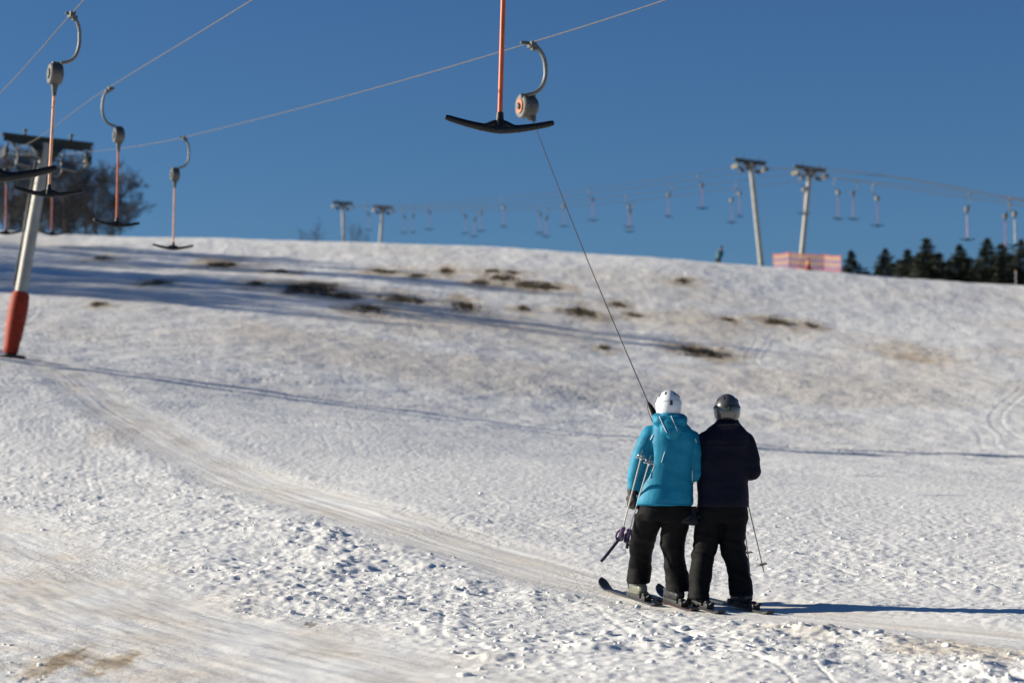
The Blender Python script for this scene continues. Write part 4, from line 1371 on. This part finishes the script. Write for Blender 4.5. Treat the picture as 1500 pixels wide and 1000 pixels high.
def skier(name_label, cfg):
    base = (FOOT[cfg['feet'][0]] + FOOT[cfg['feet'][1]]) * .5
    t = thing('person', name_label, 'person', base, 'skiers on the lift')
    o = base
    dl = {k: FOOT[k].y / (math.cos(PITCH) - (500.0 - footpix[k][1]) / FPX * math.sin(PITCH)) - SD for k in cfg['feet']}
    # --- clothing
    tm = MB()
    tm.rings(rows_from(cfg['torso'], o), 28, 2.3)
    for arm in ('arm_l', 'arm_r'):
        pts = [S(*q[:3]) - o for q in cfg[arm]]; rad = [q[3] for q in cfg[arm]]
        # extra points keep the elbow round
        pp = []; rq = []
        for i in range(len(pts) - 1):
            for f in (0, .5):
                pp.append(pts[i].lerp(pts[i + 1], f)); rq.append(rad[i] * (1 - f) + rad[i + 1] * f)
        pp.append(pts[-1]); rq.append(rad[-1])
        tm.tube(pp, rq, 16)
        for p, r in zip(pts[:-1], rad[:-1]): tm.ball(p, r * 1.0)
    for c, r, rot in cfg.get('blobs', []):
        tm.ball(S(*c) - o, r, Matrix.Rotation(rot, 3, 'X'))
    jm = remeshed(tm, .011, 6, .5)
    fold(jm, .0050, 5.5, cfg['seed'], [(q - o.z, .09, .004) for q in cfg['foldz']])
    jk = link_mesh('jacket', jm, cfg['jacket'], t)
    if cfg.get('hood'):
        hm_ = MB()
        for c, rad_, rot in (((971, 617, -.075), (.085, .075, .055), R(-20)), ((992, 618, -.07), (.085, .075, .055), R(-20)), ((982, 619, -.10), (.10, .065, .06), R(-20)),
                             ((983, 629, -.125), (.095, .050, .060), R(-12)), ((986, 635, -.13), (.060, .038, .050), R(-8)), ((963, 612, -.02), (.050, .08, .045), 0), ((998, 613, -.02), (.050, .08, .045), 0)):
            hm_.ball(S(*c) - o, rad_, Matrix.Rotation(rot, 3, 'X'))
        hme = remeshed(hm_, .011, 5, .5)
        fold(hme, .006, 10, 77, [])
        link_mesh('hood', hme, cfg['jacket'], t)
    lm = MB()
    lm.rings(rows_from(cfg['pelvis'], o), 24, 2.2)
    for leg, fk in (('leg_l', cfg['feet'][0]), ('leg_r', cfg['feet'][1])):
        rows = []
        L = cfg[leg]
        for i, (px, py, hw, hd) in enumerate(L):
            f = i / (len(L) - 1)
            dd = dl[fk] * min(1.0, f * 1.35) ** 1.2 + .05 * math.sin(math.pi * f) - .075 * f
            rows.append((S(px, py, dd) - o, hw * PM, hd))
        lm.rings(rows, 20, 2.1)
    pmsh = remeshed(lm, .011, 4, .5)
    fold(pmsh, .0075, 6.5, cfg['seed'] + 40, [(.50, .09, .016), (.26, .08, .010), (.80, .12, .005)])
    link_mesh('trousers', pmsh, M['black_fabric'], t)
    # --- body: one skin under the clothes, head and face
    bmb = MB()
    bmb.rings([(c, rx * .8, ry * .8) for c, rx, ry in rows_from(cfg['torso'], o)], 20)
    for leg, fk in (('leg_l', cfg['feet'][0]), ('leg_r', cfg['feet'][1])):
        L = cfg[leg]; rows = []
        for i, (px, py, hw, hd) in enumerate(L):
            f = i / (len(L) - 1)
            dd = dl[fk] * min(1.0, f * 1.35) ** 1.2 + .05 * math.sin(math.pi * f) - .075 * f
            rows.append((S(px, py, dd) - o, hw * PM * .62, hd * .62))
        bmb.rings([(rows[0][0] + Vector((0, 0, .10)), rows[0][1], rows[0][2])] + rows, 16)
    for arm in ('arm_l', 'arm_r'):
        pts = [S(*q[:3]) - o for q in cfg[arm]]
        bmb.tube(pts, [q[3] * .68 for q in cfg[arm]], 12)
        for p, q in zip(pts[:-1], cfg[arm]): bmb.ball(p, q[3] * .66)
    hc = S(*cfg['head']) - o
    head_mesh(bmb, hc + Vector((0, .01, -.02)), cfg['yaw'])
    link_mesh('body', remeshed(bmb, .010, 2, .5), M['skin'], t)
    # --- gloves
    for hnd in cfg['hands']:
        w, d, n, sd, curl = hnd
        link_mesh('glove', hand_mesh(w - o, d, n, sd, curl, 1.12), M['glove'], t)
        ck = MB(); dv = Vector(d).normalized(); ck.tube([w - o - dv * .07, w - o - dv * .02, w - o + dv * .012], [.044, .046, .040], 14)
        ck.build('glove_cuff', M['glove'], t)
    # --- helmet
    h, strap, pt = helmet(t, hc, cfg['hr'], cfg['helmet'], cfg['yaw'], '', cfg.get('htilt', 0))
    strap.build('goggle_strap', cfg['strap'], h, True, 50)
    cl = MB(); pcl = pt(R(83), math.pi, 1.04)
    cl.bevbox(pcl, (.022, .014, .040), .004, Matrix.Rotation(cfg['yaw'], 3, 'Z')); cl.build('strap_clip', M['dark_trim'], h)
    gg = MB()
    Rm = Matrix.Rotation(cfg['yaw'], 3, 'Z')
    gg.ball(hc + Rm @ Vector((0, cfg['hr'] * 1.02, -.012)), (.085, .035, .042), Rm, 18, 10)
    gg.build('goggles', M['dark_trim'], h)
    for fk in cfg['feet']:
        boot(t, SOLE[fk] - o + FS * .03, FS, cfg['boots'][fk])
    return t, o, pt, hc

zS = lambda py: S(0, py).z
cfgA = dict(
    feet=('Al', 'Ar'), seed=3, jacket=M['teal'], helmet=M['white_shell'], strap=M['piping'], yaw=R(6), hr=.107, htilt=R(-4),
    head=(979.5, 595, .03), foldz=[S(0, 700).z, S(0, 665).z],
    torso=[(973, 740, 42, .185, -.01), (974, 731, 42, .185, -.01), (976, 715, 39.5, .175, 0), (979, 692, 36, .165, .01), (984, 662, 34, .160, .02), (985, 645, 35, .155, .02),
           (985, 634, 33, .145, .02), (983, 624, 27, .125, .02), (981, 614, 19, .105, .02), (980, 604, 14.5, .085, .02), (980, 598, 12, .075, .02)],
    arm_l=[(953, 637, .02, .080), (943, 655, .0, .075), (935, 678, -.03, .070), (930, 698, -.02, .062), (927.5, 717, -.01, .050)],
    arm_r=[(1013, 644, .02, .080), (1020, 668, .0, .074), (1022, 694, -.02, .068), (1017, 692, .14, .060), (1009, 686, .30, .048)],
    blobs=[((980, 610, -.02), (.092, .090, .045), 0)], hood=True,
    pelvis=[(974, 726, 36, .150, 0), (973, 742, 39, .160, 0), (973, 754, 40, .160, 0), (973, 763, 36, .14, 0)],
    leg_l=[(951, 752, 21, .125), (947, 770, 20.5, .12), (943, 788, 18.5, .115), (940, 799, 18.5, .11), (939.5, 812, 17, .105), (937, 830, 17.5, .108), (935.5, 848, 17.8, .112), (935, 854, 17.5, .112)],
    leg_r=[(994, 752, 20.5, .125), (989, 772, 19.5, .12), (985, 790, 18, .115), (985, 803, 17.5, .11), (988, 815, 15.5, .105), (990, 835, 16.5, .108), (992, 856, 17.8, .112), (993, 865, 17.5, .112)],
    boots={'Al': M['boot_grey'], 'Ar': M['boot_dark']},
    hands=[(S(926.5, 722, -.01), Vector((-.10, .06, -1)), Vector((.75, .65, -.1)), -1, 1.15),
           (S(1006, 684, .33), Vector((-.25, 1, .15)), Vector((-.9, .1, -.2)), -1, 1.2)])
tA, oA, ptA, hcA = skier('person in a teal ski jacket and white helmet being towed, poles held upside down', cfgA)
cfgB = dict(
    feet=('Bl', 'Br'), seed=8, jacket=M['navy'], helmet=M['silver_shell'], strap=M['dark_trim'], yaw=R(4), hr=.109, htilt=R(2),
    head=(1065, 601, .03), foldz=[S(0, 705).z, S(0, 665).z],
    torso=[(1059, 742, 37.5, .185, -.01), (1059, 732, 37.5, .185, -.01), (1058.5, 715, 37, .175, 0), (1058.5, 690, 37, .168, .01), (1060, 660, 37, .162, .02), (1062, 645, 37, .158, .02),
           (1063, 635, 33, .145, .02), (1064, 627, 26, .125, .02), (1065, 619, 18, .105, .02), (1065, 611, 14, .085, .02)],
    arm_l=[(1033, 646, .02, .078), (1029, 668, .02, .072), (1028, 692, .03, .066), (1034, 692, .17, .058), (1040, 690, .32, .046)],
    arm_r=[(1092, 647, .02, .080), (1099, 668, .0, .075), (1102.5, 690, -.02, .070), (1096, 692, .12, .062), (1087, 690, .28, .048)],
    blobs=[((1065, 622, -.04), (.100, .10, .045), 0)],
    pelvis=[(1058, 728, 34, .150, 0), (1058, 744, 37, .160, 0), (1058, 757, 38, .160, 0), (1057, 767, 35, .14, 0)],
    leg_l=[(1040, 757, 20.5, .125), (1037, 778, 19.5, .12), (1033.5, 796, 17.5, .115), (1031, 808, 17.5, .11), (1028, 824, 16.2, .105), (1026, 845, 15.8, .105), (1024, 866, 15.2, .108), (1023.5, 877, 15, .108)],
    leg_r=[(1076, 757, 20.5, .125), (1073, 778, 19.0, .12), (1073, 796, 18.5, .115), (1075.5, 812, 18.5, .11), (1080, 826, 17.5, .105), (1083, 846, 16.8, .105), (1085, 864, 17.2, .110), (1085.5, 872, 17, .110)],
    boots={'Bl': M['boot_dark'], 'Br': M['boot_dark']},
    hands=[(S(1043, 689, .35), Vector((.2, 1, .1)), Vector((.9, .1, -.2)), 1, 1.1),
           (S(1084, 690, .31), Vector((-.3, 1, -.1)), Vector((-.6, .1, -.8)), -1, 1.2)])
tB, oB, ptB, hcB = skier('person in a dark navy ski jacket and silver helmet being towed', cfgB)

# piping and pulls on the teal jacket: thin raised cords lying on the cloth
def surface_cord(parent, o, pix, r, m, name, body_dd):
    jks = [c for c in parent.children if c.name.split('.')[0] in ('jacket', 'hood')]
    pts = []
    for px, py in pix:
        a = S(px, py, -1.0) - o; b = S(px, py, 1.0) - o
        best = None
        for jk in jks:
            ok, loc, nor, _ = jk.ray_cast(a, (b - a).normalized())
            if ok and (best is None or (loc - a).length < best[0]): best = ((loc - a).length, loc + nor * r * .5)
        if best: pts.append(best[1])
    if len(pts) > 1:
        k = MB(); k.tube(pts, r, 6); k.build(name, m, parent, True, 180)
bpy.context.view_layer.update()
def seg(p, q, n=9): return [(p[0] + (q[0] - p[0]) * i / n, p[1] + (q[1] - p[1]) * i / n) for i in range(n + 1)]
for a_, b_, r_ in (((966, 610), (977, 634), .0035), ((983, 609), (990, 625), .0026), ((990, 625), (992, 631), .0026),
                   ((957, 637), (953, 644), .006), ((1018, 642), (1020, 648), .004), ((974, 661), (969, 677), .0026),
                   ((959, 681), (950, 704), .0026), ((1014, 688), (1014, 706), .0035), ((1029, 694), (1026, 699), .005)):
    surface_cord(tA, oA, seg(a_, b_), r_, M['piping'], 'piping', 0)
surface_cord(tA, oA, seg((935, 737), (1012, 739), 16), .006, M['teal'], 'hem', 0)
surface_cord(tA, oA, seg((956, 650), (954, 700), 10), .004, M['teal'], 'seam', 0)
surface_cord(tB, oB, seg((1052, 622), (1078, 621), 10), .005, M['dark_trim'], 'collar_seam', 0)
surface_cord(tB, oB, seg((1027, 652), (1094, 652), 14), .004, M['navy'], 'yoke_seam', 0)

ski('black ski with rounded tip under the grey boot of the teal jacketed skier', FOOT['Al'], FS, M['ski_black'])
ski('dark red tipped ski under the dark boot of the teal jacketed skier', FOOT['Ar'], (FS + Vector((.02, 0, 0))), M['ski_red'])
ski('dark ski of the navy jacketed skier, next to the teal skier', FOOT['Bl'], FS, M['ski_black'])
ski('dark ski of the navy jacketed skier, on the side of the trailing poles', FOOT['Br'], (FS + Vector((-.10, 0, 0))).normalized(), M['ski_black'])

PG = 'white poles held upside down'
hA = S(926, 735, .05)
ski_pole('white ski pole held upside down with long trailing strap', S(942, 658, -.25), S(908, 791, .12) , M['pole_white'], M['purple_grip'],
         [S(907, 787, .10), S(904, 793, .09), S(896, 803, .08), S(889, 812, .06), S(884, 818, .05), S(880, 822, .05)], PG)
ski_pole('white ski pole held upside down with short strap, next to the hip', S(954, 666, -.27), S(917, 794, .12), M['pole_white'], M['purple_grip'],
         [S(919, 790, .08), S(919, 797, .07), S(918, 803, .07)], PG)
QG = 'grey poles trailing beside the navy skier'
ski_pole('grey ski pole of the navy skier with its tip trailing far out on the snow', S(1119.5, 839, .12), S(1082, 681, .40), M['pole_grey'], M['dark_trim'], None, QG)
ski_pole('grey ski pole of the navy skier hanging close behind the leg', S(1097, 822, .25), S(1078, 684, .42), M['pole_grey'], M['dark_trim'], None, QG)

# ------------------------------------------------------------------ the tow bar in use
gp = GR['CU']
tu = thing('tow_bar', 'tow bar in use, its reel paying out a black cord to the two skiers', 'tow bar', gp, 'tow bars hanging over the piste')
ang = math.atan2(PERP.y, PERP.x)
Rz = Matrix.Rotation(ang, 3, 'Z')
m = MB(); m.bevbox((0, 0, .0), (.07, .16, .07), .012, Rz); m.tube([Rz @ Vector((-.14, 0, .02)), Rz @ Vector((0, 0, .02))], .02, 8); m.bevbox(Rz @ Vector((.03, 0, -.03)), (.07, .08, .07), .01, Rz)
m.build('grip_clamp', M['steel_dark'], tu)
hk = [Rz @ Vector((a * 1.5 + .02, 0, b * 1.05)) for a, _, b in hook_points(1)]
m = MB(); m.tube(hk, .026, 10); m.build('hanger_arm', M['steel'], tu, True, 60)
dc = P(771, 156, 29) - gp
axd = Vector((-.90, -.43, 0)).normalized()          # the open face of the reel turns towards the slope
m = MB(); m.tube([dc + axd * a for a in (-.12, -.09, .02, .03, .07, .085)], [.10, .125, .125, .150, .150, .135], 28)
m.bevbox(dc + Vector((.04, .03, .12)), (.13, .10, .09), .02, Rz)
rh = m.build('reel_housing', M['alu'], tu, True, 35)
m = MB(); m.tube([dc + axd * .085, dc + axd * .10], .085, 22); m.build('face_plate', M['red_hub'], rh)
m = MB(); m.tube([dc + axd * .098, dc + axd * .125], .04, 16); m.build('hub', M['alu'], rh)
gd = P(779, 176, 29) - gp
m = MB(); m.tube([dc - axd * .03 + Vector((0, 0, -.10)), gd + Vector((-.02, 0, .02)), gd], [.045, .035, .025], 12); m.tube([gd + Vector((.02, 0, .10)), gd + Vector((.03, 0, -.02))], [.03, .022], 10)
m.build('cord_guide', M['alu'], tu)
ca = P(781, 178, 29) - gp
cb = S(950.5, 592, .62) - gp
pts = [ca.lerp(cb, i / 30) + Vector((0, 0, -.06 * math.sin(math.pi * i / 30))) for i in range(31)]
m = MB(); m.tube(pts, .0055, 6); m.build('tow_cord', M['cord'], tu, True, 180)
pe = S(1016, 751, -.06) - gp
dirp = (pe - cb).normalized()
m = MB(); m.tube([cb - dirp * .02, cb + dirp * .02, cb + dirp * .06, cb + dirp * .16, cb + dirp * .20], [.010, .024, .030, .034, .026], 12)
m.tube([cb + dirp * .06 + Vector((.02, 0, 0)), cb + dirp * .10 + Vector((.05, 0, .0)), cb + dirp * .17 + Vector((.03, 0, 0))], .012, 8)
m.build('cord_end', M['black_plastic'], tu)
m = MB(); m.tube([cb + dirp * .18, pe - dirp * .10], .0185, 12); m.build('pole', M['orange_pole'], tu)
hm = handle_mesh(.60)
me = hm.mesh('handle', True, 60); me.materials.append(M['black_plastic'])
ho = bpy.data.objects.new('handle', me); C.objects.link(ho); ho.parent = tu
ho.location = pe - Vector((0, 0, .10))
ho.rotation_euler = (0, 0, ang * .6)

# ------------------------------------------------------------------ skier crossing the ridge
d = 149.0
b0 = P(1050, 386, d); gz = hgt(b0.x, b0.y)
pr = thing('person', 'small far person in a teal jacket leaning forward on the ridge', 'person', (b0.x, b0.y, gz))
topz = P(1057, 361, d)
top = topz - Vector((b0.x, b0.y, gz))
Hh = top.z; lx = top.x
def q(f, x=0, y=0): return Vector((lx * f ** 1.4 + x, y, Hh * f))
leg = MB()
for s in (-1, 1): leg.tube([q(.0, .09 * s, .0), q(.25, .10 * s + .03), q(.50, .07 * s)], [.07, .075, .10], 10)
leg.ball(q(.5), (.17, .13, .13))
link_mesh('trousers', remeshed(leg, .03, 2), M['black_fabric'], pr)
jk = MB(); jk.tube([q(.46), q(.55), q(.72), q(.83), q(.87)], [(.15, .13), (.16, .14), (.18, .14), (.17, .12), (.08, .08)], 14, side=(1, 0, 0))
for s in (-1, 1): jk.tube([q(.81, .15 * s), q(.66, .19 * s, .02), q(.56, .16 * s, .20)], [.075, .065, .05], 10)
link_mesh('jacket', remeshed(jk, .03, 2), mat('dark_teal_jacket', (.008, .10, .14), .6), pr)
bd = MB(); bd.tube([q(.1), q(.5), q(.85), q(.90)], [(.10, .06), (.13, .1), (.14, .09), (.05, .05)], 10, side=(1, 0, 0)); bd.ball(q(.945), (.075, .09, .105))
bd.ball(q(.93) + Vector((0, .09, 0)), .018)
link_mesh('body', remeshed(bd, .025, 1), M['skin'], pr)
hl = MB(); hl.ball(q(.955), (.10, .115, .11)); hl.build('helmet', M['dark_trim'], pr)
for s in (-1, 1):
    gb = MB(); gb.ball(q(.545, .16 * s, .24), (.045, .06, .045)); gb.build('glove', M['glove'], pr)
for s in (-1, 1):
    bs = MB(); bs.bevbox(Vector((.09 * s, .05, .05)), (.10, .30, .12), .03); bs.build('ski_boot', M['boot_dark'], pr)
for s in (-1, 1):
    ski('ski of the far person crossing the ridge', Vector((b0.x + .09 * s, b0.y, gz - .01)), Vector((-.2, 1, .02)), M['ski_black'])
